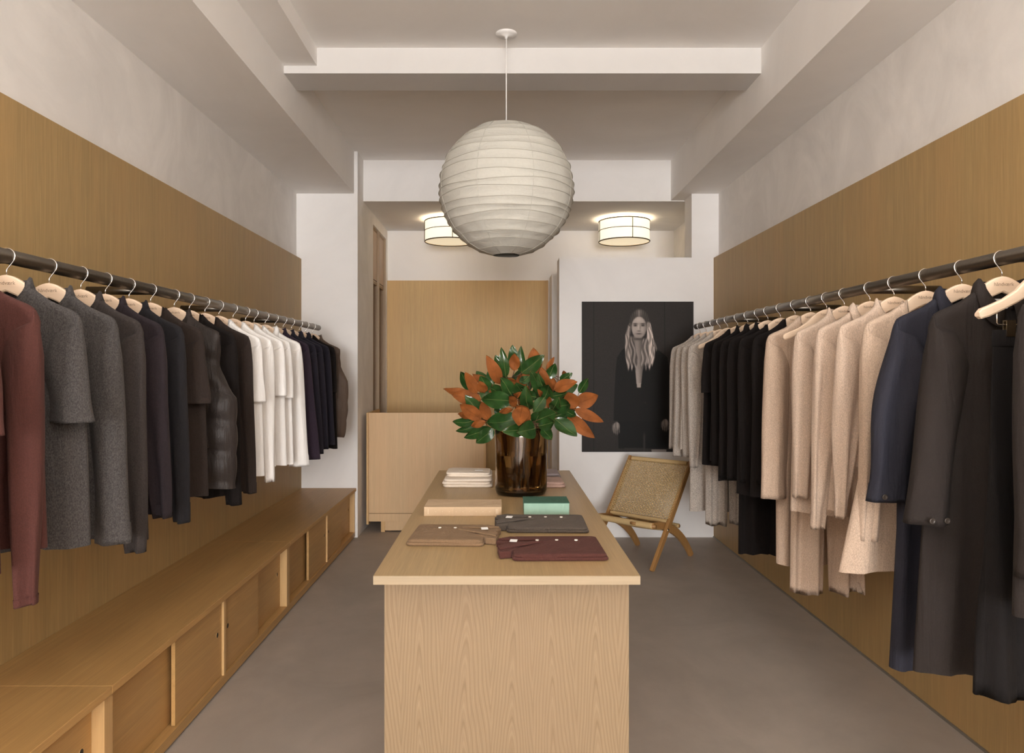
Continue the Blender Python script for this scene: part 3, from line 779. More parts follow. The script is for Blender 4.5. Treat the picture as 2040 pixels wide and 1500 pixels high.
def collar_mesh(kind, neck, drop_f):
    zn = ht(neck) + .006
    N = 40; base = []
    def ringpt(t_, rx, ry, dz, f=1.0):
        # t_=0 at +x, -y is the front
        sn_, cs_ = math.sin(t_), math.cos(t_); front = max(0, -sn_)
        y = ry * math.copysign(abs(sn_) ** .6, sn_)
        return (rx * math.copysign(abs(cs_) ** .8, cs_), y, zn + dz - drop_f * f * front ** 1.3 - .010 * max(0, math.sin(t_)))
    m = MB(); T = [2 * math.pi * k / N for k in range(N)]
    if kind == 'crew':
        rings = [[ringpt(t_, neck + .004, .024, -.014) for t_ in T], [ringpt(t_, neck + .003, .025, .0) for t_ in T], [ringpt(t_, neck - .004, .022, .008) for t_ in T], [ringpt(t_, neck - .010, .018, .004) for t_ in T], [ringpt(t_, neck - .008, .018, -.012) for t_ in T]]
        m.rings(rings, cap0=False, cap1=False)
    elif kind == 'mock':
        def mk(t_, rx, ry, up):
            fr_ = max(0, -math.sin(t_)); return ringpt(t_, rx, ry, up * (1 - .8 * fr_ ** 1.6), 1.0)
        rings = [[ringpt(t_, neck + .007, .027, -.014) for t_ in T], [mk(t_, neck + .002, .026, .010) for t_ in T], [mk(t_, neck - .004, .026, .030) for t_ in T], [mk(t_, neck - .008, .022, .031) for t_ in T], [ringpt(t_, neck - .006, .020, -.012) for t_ in T]]
        m.rings(rings, cap0=False, cap1=False)
    else:  # shirt or polo collar: stand plus turned-down leaf with front points, open at centre front
        n = 41; T = [(-math.pi / 2 + .12) + (2 * math.pi - .24) * k / (n - 1) for k in range(n)]
        lf = .062 if kind == 'shirt' else .05
        def fr(t_): return max(0, -math.sin(t_)) ** 2
        rings = [[ringpt(t_, neck - .004, .022, -.012, .8) for t_ in T], [ringpt(t_, neck - .009, .022, .024 * (1 - .6 * fr(t_)), .95) for t_ in T],
                 [ringpt(t_, neck - .005, .027, .030 * (1 - .6 * fr(t_)), .95) for t_ in T], [ringpt(t_, neck + .006, .034, .016 - .010 * fr(t_), .95) for t_ in T],
                 [(p[0] * (1 + .42 * fr(t_)), p[1] - .004 * fr(t_), p[2] - (lf - .04) - (lf * .75) * fr(t_)) for t_, p in [(t_, ringpt(t_, neck + .014, .038, .006, .95)) for t_ in T]]]
        m.rings(rings, close=False, cap0=False, cap1=False)
    m.v = [(x, y, max(z, ht(x) + .0055)) if abs(y) < .0135 and HOFF + float(np.interp(abs(x), HX, HB)) - .01 < z else (x, y, z) for x, y, z in m.v]
    return m
garment_count = [0]
def garment(name, side, D, rz, label, cat, mat, hem_y, slv=None, collar='crew', sh=.222, prof=None, fold=.021, neck=.078, drop_f=None, quilt=0, cuff=None, cuff_mat=None, collar_mat=None, slit=0, depth=None, hem_curve=0.0, tag_label=False, buttons=0, hang_label=None, group=None, quilt_amp=.028, slv_kw=None, open_front=False):
    garment_count[0] += 1; seed = garment_count[0] * 13 + (5 if side > 0 else 0)
    x, z = RAIL[side]
    zb = CAMZ - (hem_y - VY) * D / F - z
    e = empty(name, (x, D, z), rz, label, cat, group or ('garments over the storage bench' if side < 0 else 'garments on the rail beside the poster'))
    prof = prof or ((0, sh), (.08, sh + .012), (.2, .232), (.35, .235), (1, .25))
    df = drop_f if drop_f is not None else {'crew': .068, 'mock': .066, 'shirt': .072, 'polo': .07, None: .1}[collar]
    kw = {}
    if depth: kw['depth'] = depth
    bm = body_mesh(sh, prof, zb, neck, df, .012, fold=fold, seed=seed, quilt=quilt, hem_curve=hem_curve, quilt_amp=quilt_amp, **kw)
    body = bm.build('body', mat, e, smooth=True)
    wd = body.modifiers.new('weld', 'WELD'); wd.merge_threshold = .0003
    if collar: 
        co_ = collar_mesh(collar, neck, df).build('collar', collar_mat or mat, e, smooth=True)
        so = co_.modifiers.new('solid', 'SOLIDIFY'); so.thickness = .002
    if slv:
        zend = CAMZ - (slv['y'] - VY) * D / F - z
        for sgn in (-1, 1):
            kk = dict(xo_end=slv.get('xo', .27), xi_end=slv.get('xi', .17), b0=slv.get('b0', .036), b1=slv.get('b1', .022), yend=slv.get('yend', -.03), fold=1.5 * slv.get('fold', .006), elbow=slv.get('elbow', 0), top_in=slv.get('top_in', .10), bulge=slv.get('bulge', 0))
            if sgn == side:
                kk['bulge'] *= .3; mx = .275 if side < 0 else .305; ex = max(0, kk['xo_end'] - mx); kk['xo_end'] -= ex; kk['xi_end'] -= ex * .6
            ze = zend + (0 if sgn == -side else R.uniform(-.03, .02))
            sm = sleeve_mesh(sgn, sh, ze, seed=seed + sgn, **kk)
            so = sm.build('sleeve', mat, e, smooth=True)
            if cuff: cuff_mesh(sgn, sm, cuff, .002 if cuff_mat is None else .002, slv.get('cshrink', 1.0)).build('cuff', cuff_mat or mat, so, smooth=True)
            for bi in range(slv.get('buttons', 0)):
                N = 26; ring = np.array(sm.v).reshape(-1, N, 3)[-4]; c_ = ring.mean(0); a_ = (ring[:, 0].max() - ring[:, 0].min()) / 2
                yf = ring[:, 1].min()
                bo = MB().lathe([(.0001, -.003), (.006, -.003), (.0085, -.0045), (.0095, -.003), (.0095, 0), (.0001, 0)], 18).build('button', M['button'], so, smooth=True)
                if slv.get('bcol'): bo.location = (c_[0] + sgn * (-a_ * .35), yf - .0015, c_[2] + .012 - bi * .026)
                else: bo.location = (c_[0] + sgn * a_ * (.30 - .75 * bi), yf - .0015 + .003 * bi, c_[2] + .0)
                bo.rotation_euler = (-math.pi / 2, 0, 0)
    if tag_label:
        lb = MB().box(-.028, .028, .0135, .0145, HOFF - .115, HOFF - .070).build('neck_label', M['white_label'], e)
        part('label_print', ME_TXT, lb, (0, .0125, HOFF - .085), (math.pi / 2, 0, 0))
    if hang_label is not False: hanger(side, D, rz, hang_label or ('pale wooden hanger holding the ' + label), clips=False)
    return e
M['button'] = plain('horn_button', (.05, .038, .03, 1), .3, 0, .6)

def trousers(name, side, D, rz, label, mat, waist_y, hem_y, topw, botw, hang_label, legs=True, waistband=True, depth=.035, fold=.02, cat='trousers', band_mat=None):
    garment_count[0] += 1; seed = garment_count[0] * 13
    x, z = RAIL[side]
    zt_ = CAMZ - (waist_y - VY) * D / F - z; zb = CAMZ - (hem_y - VY) * D / F - z
    e = empty(name, (x, D, z), rz, label, cat, 'garments over the storage bench' if side < 0 else 'garments on the rail beside the poster')
    f = Folds(seed, fold); N = 60
    def tube_piece(x0t, x1t, x0b, x1b, za, zb_, pn, off=0.0, dth=1.0):
        m = MB(); rings = []
        for v in np.linspace(0, 1, 26):
            a0 = x0t + (x0b - x0t) * v; a1 = x1t + (x1b - x1t) * v; c_ = (a0 + a1) / 2; a = (a1 - a0) / 2; ring = []
            vq = v if pn == 'leg' else max(0.0, (v * (za - zb_) - .05) / (za - zb_ - .05))   # flat where the clips hold it
            for k in range(N):
                t_ = 2 * math.pi * k / N; u = math.cos(t_)
                d_ = (.0065 + (depth - .0065) * min(1, vq * 1.3)) * dth if pn != 'leg' else depth * dth
                y = d_ * math.sin(t_) * (abs(math.sin(t_)) ** -.2 if abs(math.sin(t_)) > .01 else 1)
                ww = f((c_ + a * u) / max(topw, .1) * .8 + off, vq) * (.5 + .5 * abs(math.sin(t_)))
                ring.append((c_ + a * u, y + ww + off * .02, za + (zb_ - za) * v + .006 * math.sin(u * 5 + off) * v))
            rings.append(ring)
        l = rings[-1]; cx = sum(p[0] for p in l) / N; cy = sum(p[1] for p in l) / N
        rings.append([(cx + (p[0] - cx) * .96, cy + (p[1] - cy) * .7, p[2] + .05) for p in l])
        m.rings(rings[::-1], cap0=True, cap1=True); return m.build(pn, mat, e, smooth=True)
    if legs:
        zr = zt_ - .30
        tube_piece(-topw, topw, -topw * 1.05, topw * 1.05, zt_, zr - .02, 'hip')
        tube_piece(-topw * 1.04, .012, -botw, -.02 * 0 - .012, zr, zb, 'leg', .35, .9)
        tube_piece(-.012, topw * 1.04, .012, botw, zr, zb + .008, 'leg', -.35, .9)
    else:
        tube_piece(-topw, topw, -botw, botw, zt_, zb, 'skirt')
    if waistband:
        m = MB(); rings = []
        for zz, g in ((zt_ + .004, .0), (zt_ + .002, .003), (zt_ - .042, .004), (zt_ - .046, .001)):
            rings.append([((topw + g + .002) * math.cos(2 * math.pi * k / 40), (.0078 + .45 * g) * math.sin(2 * math.pi * k / 40), zz) for k in range(40)])
        m.rings(rings[::-1], cap0=True, cap1=True); m.build('waistband', mat, e, smooth=True)
        for bx_ in (-topw * .55, topw * .55):
            MB().box(bx_ - .007, bx_ + .007, -.0125, -.006, zt_ - .055, zt_ + .002).build('belt_loop', mat, e)
    hanger(side, D, rz, hang_label, clips=True)
    return e

def DL(h): return 1.54 * F / (1000 - h)
def DR(h): return 1.60 * F / (h - 1000)
C = {}
C['maroon'] = cloth('maroon_knit', (0.075, 0.027, 0.022, 1), .18)
C['charcoal'] = cloth('charcoal_melange', (0.06, 0.054, 0.052, 1), .45, 330)
C['brownblack'] = cloth('brown_charcoal', (0.038, 0.031, 0.029, 1), .32, 340)
C['plum'] = cloth('plum_black', (0.022, 0.016, 0.019, 1), .25)
C['ink'] = cloth('ink_black', (0.015, 0.014, 0.016, 1), .25)
C['espresso'] = cloth('espresso', (0.027, 0.019, 0.016, 1), .25)
C['nylon'] = cloth('quilted_nylon', (0.034, 0.027, 0.0245, 1), .1, 300, .38, .05)
C['nylon_brown'] = cloth('brown_nylon', (.10, .068, .05, 1), .1, 300, .45, .05)
C['black'] = cloth('black_knit', (.0105, .008, .0075, 1), .3, 380, .95, .08)
C['white'] = cloth('white_cotton', (0.92, 0.905, 0.89, 1), .03, 420, .9, .1)
C['navyplum'] = cloth('plum_navy', (.030, .020, .032, 1), .25)
C['navy'] = cloth('midnight_navy', (.018, .016, .024, 1), .25)
C['grey'] = cloth('grey_melange_wool', (0.46, 0.405, 0.355, 1), .4, 300)
C['beige'] = cloth('beige_melange_wool', (0.58, 0.45, 0.355, 1), .2, 330)
C['beige2'] = cloth('beige_double_face', (0.53, 0.40, 0.305, 1), .2, 330)
C['navycotton'] = cloth('navy_cotton', (0.024, 0.024, 0.034, 1), .14, 600, .8, .1)
C['brown'] = cloth('dark_brown_cotton', (0.025, 0.0195, 0.0175, 1), .14, 600, .8, .1)
C['softblack'] = cloth('soft_black_twill', (0.01, 0.0085, 0.0085, 1), .2, 600, .85, .1)

H = 'pale wooden hanger '
# --- rail over the bench
garment('polo_shirt', -1, 1.86, .04, 'maroon short sleeved polo shirt hanging beside the maroon long sleeved top', 'shirt', C['maroon'], 1150, dict(y=866, xo=.285, xi=.12, b1=.04, fold=.004), 'polo', hang_label=H + 'holding the maroon short sleeved polo')
garment('long_sleeved_top', -1, 2.06, -.03, 'maroon long sleeved top next to the charcoal tee', 'shirt', C['maroon'], 1090, dict(y=1188, xo=.262, xi=.20, b0=.045, b1=.028, yend=-.05, fold=.009), 'crew', cuff=.02, hang_label=H + 'holding the maroon long sleeved top')
GV = []
G = lambda h, name, label, mat, hem, slv=None, collar='crew', hl='', **kw: garment(name, -1, DL(h), R.uniform(-.07, .07), label, kw.pop('cat', 'shirt'), C[mat], hem, slv, collar, hang_label=H + hl, **kw)
G(13, 't_shirt', 'charcoal melange tee with short sleeves beside the maroon tops', 'charcoal', 1084, dict(y=840, xo=.285, xi=.155, b0=.045, b1=.045, fold=.004), 'mock', 'holding the charcoal melange tee')
G(98, 'sweatshirt', 'charcoal melange sweatshirt with a wide ribbed cuff', 'charcoal', 1064, dict(y=1076, xo=.292, xi=.175, b0=.05, b1=.035, fold=.006), 'mock', 'holding the charcoal sweatshirt', cuff=.065)
G(161, 'long_sleeved_top', 'brownish charcoal long sleeved top behind the charcoal sweatshirt', 'brownblack', 1070, dict(y=1090, xo=.275, xi=.205, b0=.045, b1=.03, yend=-.05, fold=.009), 'mock', 'holding the brownish charcoal top')
G(210, 'jumper', 'plum black jumper with loose sleeves', 'plum', 1020, dict(y=1026, xo=.28, xi=.215, b0=.045, b1=.028, fold=.009), 'mock', 'holding the plum black jumper')
G(257, 'sweatshirt', 'ink black sweatshirt with ribbed cuffs beside the espresso tee', 'ink', 1012, dict(y=1034, xo=.275, xi=.205, b0=.045, b1=.03, fold=.008), 'mock', 'holding the ink black sweatshirt', cuff=.07)
G(300, 't_shirt', 'espresso brown tee hanging in front of the black puffer vest', 'espresso', 985, dict(y=803, xo=.275, xi=.15, b0=.042, b1=.042, fold=.004), 'crew', 'holding the espresso brown tee')
vest_ = G(347, 'puffer_vest', 'black quilted puffer vest with a zipped pocket', 'nylon', 972, None, 'mock', 'holding the black puffer vest', cat='vest', sh=.220, prof=((0, .220), (.1, .218), (.24, .218), (.33, .25), (.42, .295), (.7, .298), (1, .29)), quilt=5.2, fold=.006, depth=((0, .014), (.12, .03), (.4, .045), (1, .05)), quilt_amp=.034)
G(377, 'cardigan', 'black cardigan with a ribbed cuff behind the puffer vest', 'black', 985, dict(y=1001, xo=.275, xi=.20, b0=.045, b1=.035, fold=.006), 'crew', 'holding the black cardigan', cuff=.08)
G(408, 'long_sleeved_top', 'espresso long sleeved top beside the white tees', 'espresso', 975, dict(y=980, xo=.27, xi=.205, b0=.04, b1=.03, fold=.007), 'crew', 'holding the espresso long sleeved top', cuff=.05)
G(436, 't_shirt', 'white tee beside the espresso long sleeved top', 'white', 945, dict(y=800, xo=.265, xi=.15, b0=.04, b1=.04, fold=.004), 'crew', 'holding the white tee beside the espresso top')
G(464, 'long_sleeved_top', 'white long sleeved tee between the white short sleeved tees', 'white', 930, dict(y=957, xo=.255, xi=.20, b0=.04, b1=.026, fold=.007), 'crew', 'holding the white long sleeved tee')
G(489, 't_shirt', 'white boxy tee with a wide sleeve next to the white long sleeved tee', 'white', 925, dict(y=788, xo=.265, xi=.15, b0=.042, b1=.042, fold=.004), 'crew', 'holding the white boxy tee')
G(506, 't_shirt', 'white tee next to the white buttoned shirt', 'white', 922, dict(y=792, xo=.265, xi=.155, b0=.04, b1=.04, fold=.004), 'crew', 'holding the white tee next to the buttoned shirt')
G(528, 'dress_shirt', 'white collared shirt with buttoned cuffs next to the plum shirt', 'white', 912, dict(y=927, xo=.288, xi=.165, b0=.045, b1=.032, fold=.006), 'shirt', 'holding the white collared shirt', cuff=.07)
G(547, 'overshirt', 'plum navy overshirt beside the white collared shirt', 'navyplum', 900, dict(y=914, xo=.315, xi=.17, b0=.05, b1=.035, fold=.006), 'mock', 'holding the plum navy overshirt')
G(564, 'jumper', 'midnight navy jumper beside the plum overshirt', 'navy', 900, dict(y=902, xo=.295, xi=.20, b0=.045, b1=.03), 'mock', 'holding the midnight navy jumper', cuff=.05)
G(580, 'long_sleeved_top', 'midnight navy long sleeved top with narrow cuffs', 'navy', 895, dict(y=893, xo=.29, xi=.21, b0=.04, b1=.028), 'shirt', 'holding the navy long sleeved top')
G(596, 'polo_shirt', 'midnight navy knitted polo with long sleeves', 'navy', 885, dict(y=885, xo=.285, xi=.20, b0=.04, b1=.03), 'polo', 'holding the navy knitted polo')
G(609, 't_shirt', 'black tee beside the brown puffer vest', 'black', 892, dict(y=782, xo=.25, xi=.15, b0=.035, b1=.035, fold=.004), 'crew', 'holding the black tee beside the brown vest')
G(622, 'puffer_vest', 'brown quilted puffer vest at the rail end', 'nylon_brown', 871, None, 'mock', 'holding the brown puffer vest', cat='vest', sh=.225, prof=((0, .225), (.1, .22), (.24, .24), (.38, .29), (.7, .285), (1, .262)), quilt=5.0, fold=.006, depth=((0, .014), (.12, .03), (.4, .05), (1, .055)), quilt_amp=.02)

# --- rail beside the poster
G = lambda h, name, label, mat, hem, slv=None, collar='crew', hl='', **kw: garment(name, 1, kw.pop('D', None) or DR(h), R.uniform(-.06, .06), label, kw.pop('cat', 'shirt'), C[mat], hem, slv, collar, hang_label=(H + hl) if hl else False, **kw)
G(1395, 'jumper', 'grey wool jumper at the rail end in front of the poster', 'grey', 880, dict(y=893, xo=.26, xi=.20, b0=.04, b1=.026, fold=.008), 'crew', 'holding the grey jumper at the rail end', cat='jumper')
G(1407, 'jumper', 'grey wool jumper with ribbed cuffs beside the end jumper', 'grey', 885, dict(y=907, xo=.27, xi=.20, b0=.045, b1=.03, fold=.007), 'crew', 'holding the grey jumper with ribbed cuffs', cuff=.06, cat='jumper')
G(1421, 'cardigan', 'grey wool cardigan beside the long grey coat', 'grey', 895, dict(y=909, xo=.235, xi=.16, b0=.045, b1=.035, fold=.008), 'crew', 'holding the grey wool cardigan', cat='cardigan')
G(1435, 'knit_coat', 'long grey wool knit coat behind the black tops', 'grey', 1016, dict(y=930, xo=.235, xi=.17, b0=.04, b1=.03), 'crew', 'holding the long grey coat', cat='coat', prof=((0, .222), (.1, .226), (.3, .215), (1, .225)), fold=.024)
trousers('trousers', 1, DR(1450), .05, 'grey wool trousers hanging from a clip hanger', C['grey'], 702, 1046, .15, .155, H + 'with clips holding the grey trousers', fold=.022)
G(1470, 'knitted_jumper', 'black short sleeved knit top beside the grey wool', 'black', 926, dict(y=782, xo=.262, xi=.15, b0=.04, b1=.04, fold=.003), 'crew', 'holding the black short sleeved knit top')
G(1490, 'jumper', 'black fine knit jumper with a high collar', 'black', 918, dict(y=925, xo=.25, xi=.18), 'mock', 'holding the black high collar jumper', cat='jumper')
G(1511, 'cardigan', 'black collared cardigan among the black tops', 'black', 958, dict(y=950, xo=.25, xi=.17), 'shirt', 'holding the black collared cardigan', cat='cardigan')
G(1530, 'knit_dress', 'long black knit dress reaching almost to the floor', 'black', 1102, dict(y=955, xo=.25, xi=.17), 'mock', 'holding the long black dress', cat='dress', prof=((0, .222), (.15, .226), (.33, .19), (.6, .17), (1, .175)), fold=.02)
G(1555, 'jumper', 'black wide necked jumper beside the beige coat', 'black', 985, dict(y=960, xo=.24, xi=.17), 'crew', 'holding the black wide necked jumper', neck=.10, cat='jumper')
G(1584, 'knitted_jumper', 'black long knit top directly behind the beige coat', 'black', 985, dict(y=960, xo=.23, xi=.17), 'crew', 'holding the black long knit top')
G(1615, 'wool_coat', 'beige double faced wool coat with wide sleeves', 'beige2', 1122, dict(y=988, xo=.285, xi=.15, b0=.05, b1=.04, fold=.005, yend=-.05), 'crew', 'holding the beige wide sleeved coat', cat='coat', prof=((0, .222), (.1, .23), (.3, .19), (.7, .185), (1, .185)), fold=.018)
trousers('trousers', 1, DR(1647), -.04, 'beige wool trousers hanging from a clip hanger', C['beige2'], 690, 1182, .155, .175, H + 'with clips holding the beige trousers', fold=.022)
G(1682, 'zip_cardigan', 'beige wool cardigan with a high funnel collar', 'beige', 1020, dict(y=988, xo=.255, xi=.185, b0=.045, b1=.035, fold=.008), 'mock', 'holding the beige funnel collar cardigan', cat='cardigan')
G(1733, 'polo_jumper', 'beige wool jumper with an open polo collar', 'beige', 1010, dict(y=1048, xo=.275, xi=.215, b0=.05, b1=.03, fold=.010), 'polo', 'holding the beige polo collar jumper', cuff=.06, cat='jumper')
G(1781, 'jumper', 'beige wool jumper with a gathered narrow cuff', 'beige', 930, dict(y=1026, xo=.262, xi=.215, b0=.05, b1=.02, fold=.008, bulge=.012), 'mock', 'holding the beige gathered cuff jumper', cuff=.055, cat='jumper')
G(1844, 'knit_dress', 'beige knit dress beside the navy shirt dress', 'beige2', 1136, dict(y=1072, xo=.272, xi=.205, b0=.05, b1=.032, fold=.007), 'crew', 'holding the beige knit dress', cat='dress', neck=.10, prof=((0, .222), (.1, .228), (.3, .22), (.6, .25), (1, .33)), fold=.016)
G(1916, 'shirt_dress', 'navy cotton shirt dress with a buttoned cuff', 'navycotton', 1328, dict(y=996, xo=.335, xi=.215, b0=.055, b1=.035, fold=.008, bulge=.03, buttons=1), 'shirt', 'holding the navy shirt dress', cuff=.06, cat='dress', prof=((0, .222), (.1, .228), (.3, .22), (.6, .225), (1, .25)), fold=.018, tag_label=True)
G(1996, 'trench_coat', 'dark brown cotton coat with two buttoned sleeve tabs', 'brown', 1334, dict(y=1038, xo=.328, xi=.20, b0=.055, b1=.045, fold=.006, buttons=2), 'shirt', 'holding the dark brown coat', cat='coat', prof=((0, .222), (.1, .232), (.3, .23), (.6, .25), (1, .28)), fold=.024, tag_label=True)
trousers('wide_leg_trousers', 1, 2.13, .03, 'soft black wide leg trousers on a clip hanger', C['softblack'], 660, 1384, .165, .225, H + 'with clips holding the soft black trousers', legs=False, fold=.03)
G(0, 'blazer', 'dark brown blazer with three sleeve buttons', 'brown', 1230, dict(y=1143, xo=.262, xi=.155, b0=.05, b1=.04, fold=.005, buttons=3, bcol=1), 'shirt', 'holding the dark brown blazer', D=1.93, cat='blazer')

# puffer vest pocket: a slanted welt with its zip
m = MB(); pz = [(.145, -.52), (.165, -.60), (.192, -.69)]
def welt(w, y, name, mat, par):
    m = MB(); rings = []
    for k in range(9):
        q = k / 8; x_ = .135 + .065 * q; z_ = -.50 - .21 * q; t_ = .5 + .5 * math.sin(math.pi * min(1, max(0, q * 1.0)))
        rings.append([(x_ + w * math.cos(a) * t_, y + .007 * math.sin(a), z_ + .25 * w * math.cos(a)) for a in np.linspace(0, 2 * math.pi, 9)[:-1]])
    return m.rings(rings).build(name, mat, par, smooth=True)
wp = welt(.021, -.093, 'pocket_welt', C['nylon'], vest_); zp = welt(.004, -.1005, 'pocket_zip', M['dark'], wp)
# ------------------------------------------------------------------ things on the table
def rrect(w, d, r, n=8):
    pts = []
    for cx, cy, a0 in ((w / 2 - r, d / 2 - r, 0), (-w / 2 + r, d / 2 - r, 90), (-w / 2 + r, -d / 2 + r, 180), (w / 2 - r, -d / 2 + r, 270)):
        for k in range(n + 1):
            q = math.radians(a0 + 90 * k / n); pts.append((cx + r * math.cos(q), cy + r * math.sin(q)))
    return pts
def slab(w, d, z0, h, r=.02, wave=.003, seed=0, taper=0.0):
    """soft folded layer with rounded rim"""
    rs_ = random.Random(seed); p1, p2 = rs_.uniform(0, 6), rs_.uniform(0, 6)
    def zw(x, y): return wave * (math.sin(x * 22 + p1) + math.sin(y * 27 + p2))
    m = MB(); rings = []; e = h / 2
    for q in np.linspace(-math.pi / 2, math.pi / 2, 9):
        ins = e * (1 - math.cos(q)); zz = z0 + e + e * math.sin(q); k = (math.sin(q) + 1) / 2
        rings.append([(x * (1 - 2 * ins / w), y * (1 - 2 * ins / d), zz + (zw(x, y) if k > .3 else 0)) for x, y in rrect(w, d, r)])
    for s in (.8, .55, .3, .05):
        rings.append([(x * s * (1 - h / w), y * s * (1 - h / d), z0 + h + zw(x * s, y * s)) for x, y in rrect(w, d, r)])
    m.rings(rings, cap0=True, cap1=True); return m
def extrude_poly(pts, z0, z1, bulge=0):
    m = MB(); n = len(pts)
    m.add([(x, y, z0) for x, y in pts] + [(x, y, z1) for x, y in pts], [tuple(range(n - 1, -1, -1)), tuple(range(n, 2 * n))] + [(i, (i + 1) % n, n + (i + 1) % n, n + i) for i in range(n)])
    return m
def TP(px, py, z=TZ):
    """pixel on the table plane -> x, y"""
    D = (CAMZ - z) * F / (py - VY); return (px - VX) * D / F, D
M['bone'] = plain('bone_button', (.80, .74, .66, 1), .35)
def folded_polo(label, mat, x, y, rz, w, d, h, flip, placket):
    e = empty('folded_polo', (x, y, TZ), rz, label, 'shirt', 'folded polos on the table')
    s = -1 if not flip else 1                       # which end carries the collar
    slab(w, d, 0, h * .5, .018, .0015, 1).build('lower_fold', mat, e, smooth=True)
    slab(w * .97, d * .985, h * .42, h * .58, .02, .0022, 4).build('upper_fold', mat, e, smooth=True)
    sb = slab(w * .42, d * .25, h * .30, h * .4, .015, .001, 9).build('sleeve_fold', mat, e, smooth=True); sb.location = (s * w * .22, -d * .372, 0)
    cx = s * w * .47
    # collar: neck opening with two leaves
    pts = [(cx - s * .02, -d * .10), (cx + s * .012, -d * .36), (cx + s * .052, -d * .40), (cx + s * .058, -d * .16), (cx + s * .045, d * .02), (cx + s * .062, d * .2), (cx + s * .02, d * .30), (cx - s * .03, d * .25), (cx - s * .055, d * .12)]
    if s > 0: pts = pts[::-1]
    col_ = extrude_poly(pts if s < 0 else pts, .001, h * .98).build('collar', mat, e, bevel=.004)
    lf = [(cx - s * .105, d * .06), (cx - s * .02, -d * .14), (cx + s * .050, -d * .33), (cx + s * .056, -d * .15), (cx - s * .02, d * .04)]
    extrude_poly(lf, h * 1.0, h * 1.0 + .006).build('collar_leaf', mat, e, bevel=.002)
    lf = [(cx - s * .09, d * .16), (cx - s * .01, d * .14), (cx + s * .055, d * .20), (cx + s * .01, d * .31), (cx - s * .03, d * .27)]
    extrude_poly(lf, h * .98, h * .98 + .007).build('collar_leaf', mat, e, bevel=.002)
    lb = MB().box(-.013, .013, -.011, .011, 0, .0015).build('size_label', M['white_label'], e); lb.location = (cx - s * .0, d * .06, h * 1.0 + .0065); lb.rotation_euler = (.12, 0, .2 * s)
    pl = MB().box(0, w * .42, -.012, .012, 0, .0022).build('placket', mat, e); pl.location = (cx - s * .08 if s < 0 else cx - .08 - w * .42, d * .13, h * 1.0 - .0005)
    for k in placket:
        bt = MB().lathe([(.0001, .003), (.004, .0028), (.0058, .0036), (.0062, .002), (.0062, 0)], 16).build('button', M['bone'], e, smooth=True)
        bt.location = (cx - s * k, d * .13, h * 1.0 + .0022)
    return e
xm, ym = TP(1116, 1119); folded_polo('folded maroon polo shirt with small bone buttons on the table', C['maroon'], xm, ym + .145, .015, .325, .285, .026, False, (.085, .155, .225))
C['taupe'] = cloth('taupe_pique', (.085, .068, .056, 1), .22); xm, ym = TP(1093, 1063)
folded_polo('folded grey brown polo shirt in front of the green box', C['taupe'], xm, ym + .14, -.02, .325, .275, .026, False, (.085, .15, .215))
C['tan'] = cloth('tan_pique', (.20, .125, .07, 1), .14); xm, ym = TP(889, 1090)
folded_polo('folded tan polo shirt beside the maroon polo', C['tan'], xm, ym + .15, -.05, .285, .285, .026, True, (.115, .175))

C['cream'] = cloth('cream_cotton', (.76, .66, .55, 1), .06); C['pinkgrey'] = cloth('rose_beige_knit', (.42, .28, .23, 1), .12); C['mauve'] = cloth('mauve_grey_knit', (.30, .25, .25, 1), .15)
def folded_knit(label, mat, x, y, z, w, d, h, layers=2, lab=False, rz=0.0):
    e = empty('folded_jumper', (x, y, z), rz, label, 'jumper', 'folded knits on the table')
    hh = h / layers
    for k in range(layers):
        o = slab(w * (1 - .015 * k), d * (1 - .02 * k), k * hh * .95, hh * 1.05, .03, .002, k + int(w * 1000)).build('fold', mat, e, smooth=True); o.location = (.004 * ((-1) ** k), 0, 0)
    if lab:
        l = MB().box(-.022, .022, -.012, .012, 0, .0015).build('size_label', M['white_label'], e); l.location = (w * .22, -d * .12, h + .001)
    return e
xa, ya = TP(930, 972)
folded_knit('cream folded jumper at the bottom of its pair beside the vase', C['cream'], xa, ya + .15, TZ, .27, .29, .048, 3, True)
folded_knit('cream folded jumper lying on the other cream jumper', C['cream'], xa + .006, ya + .19, TZ + .048, .25, .22, .024, 2, True)
xb, yb = TP(1088, 972)
folded_knit('rose beige folded jumper behind the amber vase', C['pinkgrey'], xb, yb + .11, TZ, .21, .22, .030, 2)
folded_knit('mauve grey folded jumper beyond the rose beige one', C['mauve'], xb - .005, yb + .41, TZ, .22, .22, .036, 2)

# beige book and green box
xb, yb = TP(922, 1028)
bk = empty('art_book', (xb, yb + .09, TZ), 0, 'thick beige cloth bound book with dotted title on its spine', 'book')
M['bookcloth'] = cloth('beige_bookcloth', (.57, .42, .275, 1), .07, 700, .8, .05); M['pages'] = plain('page_block', (.78, .70, .58, 1), .9); M['foil'] = plain('pale_foil', (.90, .80, .64, 1), .5)
w2 = .17; dp = .19; th = .040
MB().box(-w2, w2, -.09, dp - .09, .0, .003).build('back_cover', M['bookcloth'], bk, bevel=.001)
MB().box(-w2, w2, -.09, dp - .09, th - .003, th).build('front_cover', M['bookcloth'], bk, bevel=.001)
MB().box(-w2, w2, -.0915, -.087, 0, th).build('spine', M['bookcloth'], bk, bevel=.0015)
MB().box(-w2 + .004, w2 - .004, -.087, dp - .096, .003, th - .003).build('page_block', M['pages'], bk)
m_ = text_mesh('-', .012, M['foil'])
for k in range(9):
    part('spine_mark', m_, bk, (-.118 + k * .0295, -.0919, th * .5), (math.pi / 2, 0, 0))
    part('cover_mark', m_, bk, (-.10 + k * .0265, -.02, th + .0004), (0, 0, 0))
for xx in (-.152, .147, .153): MB().box(xx - .0006, xx + .0006, -.0921, -.0915, th * .22, th * .78).build('spine_rule', M['foil'], bk)
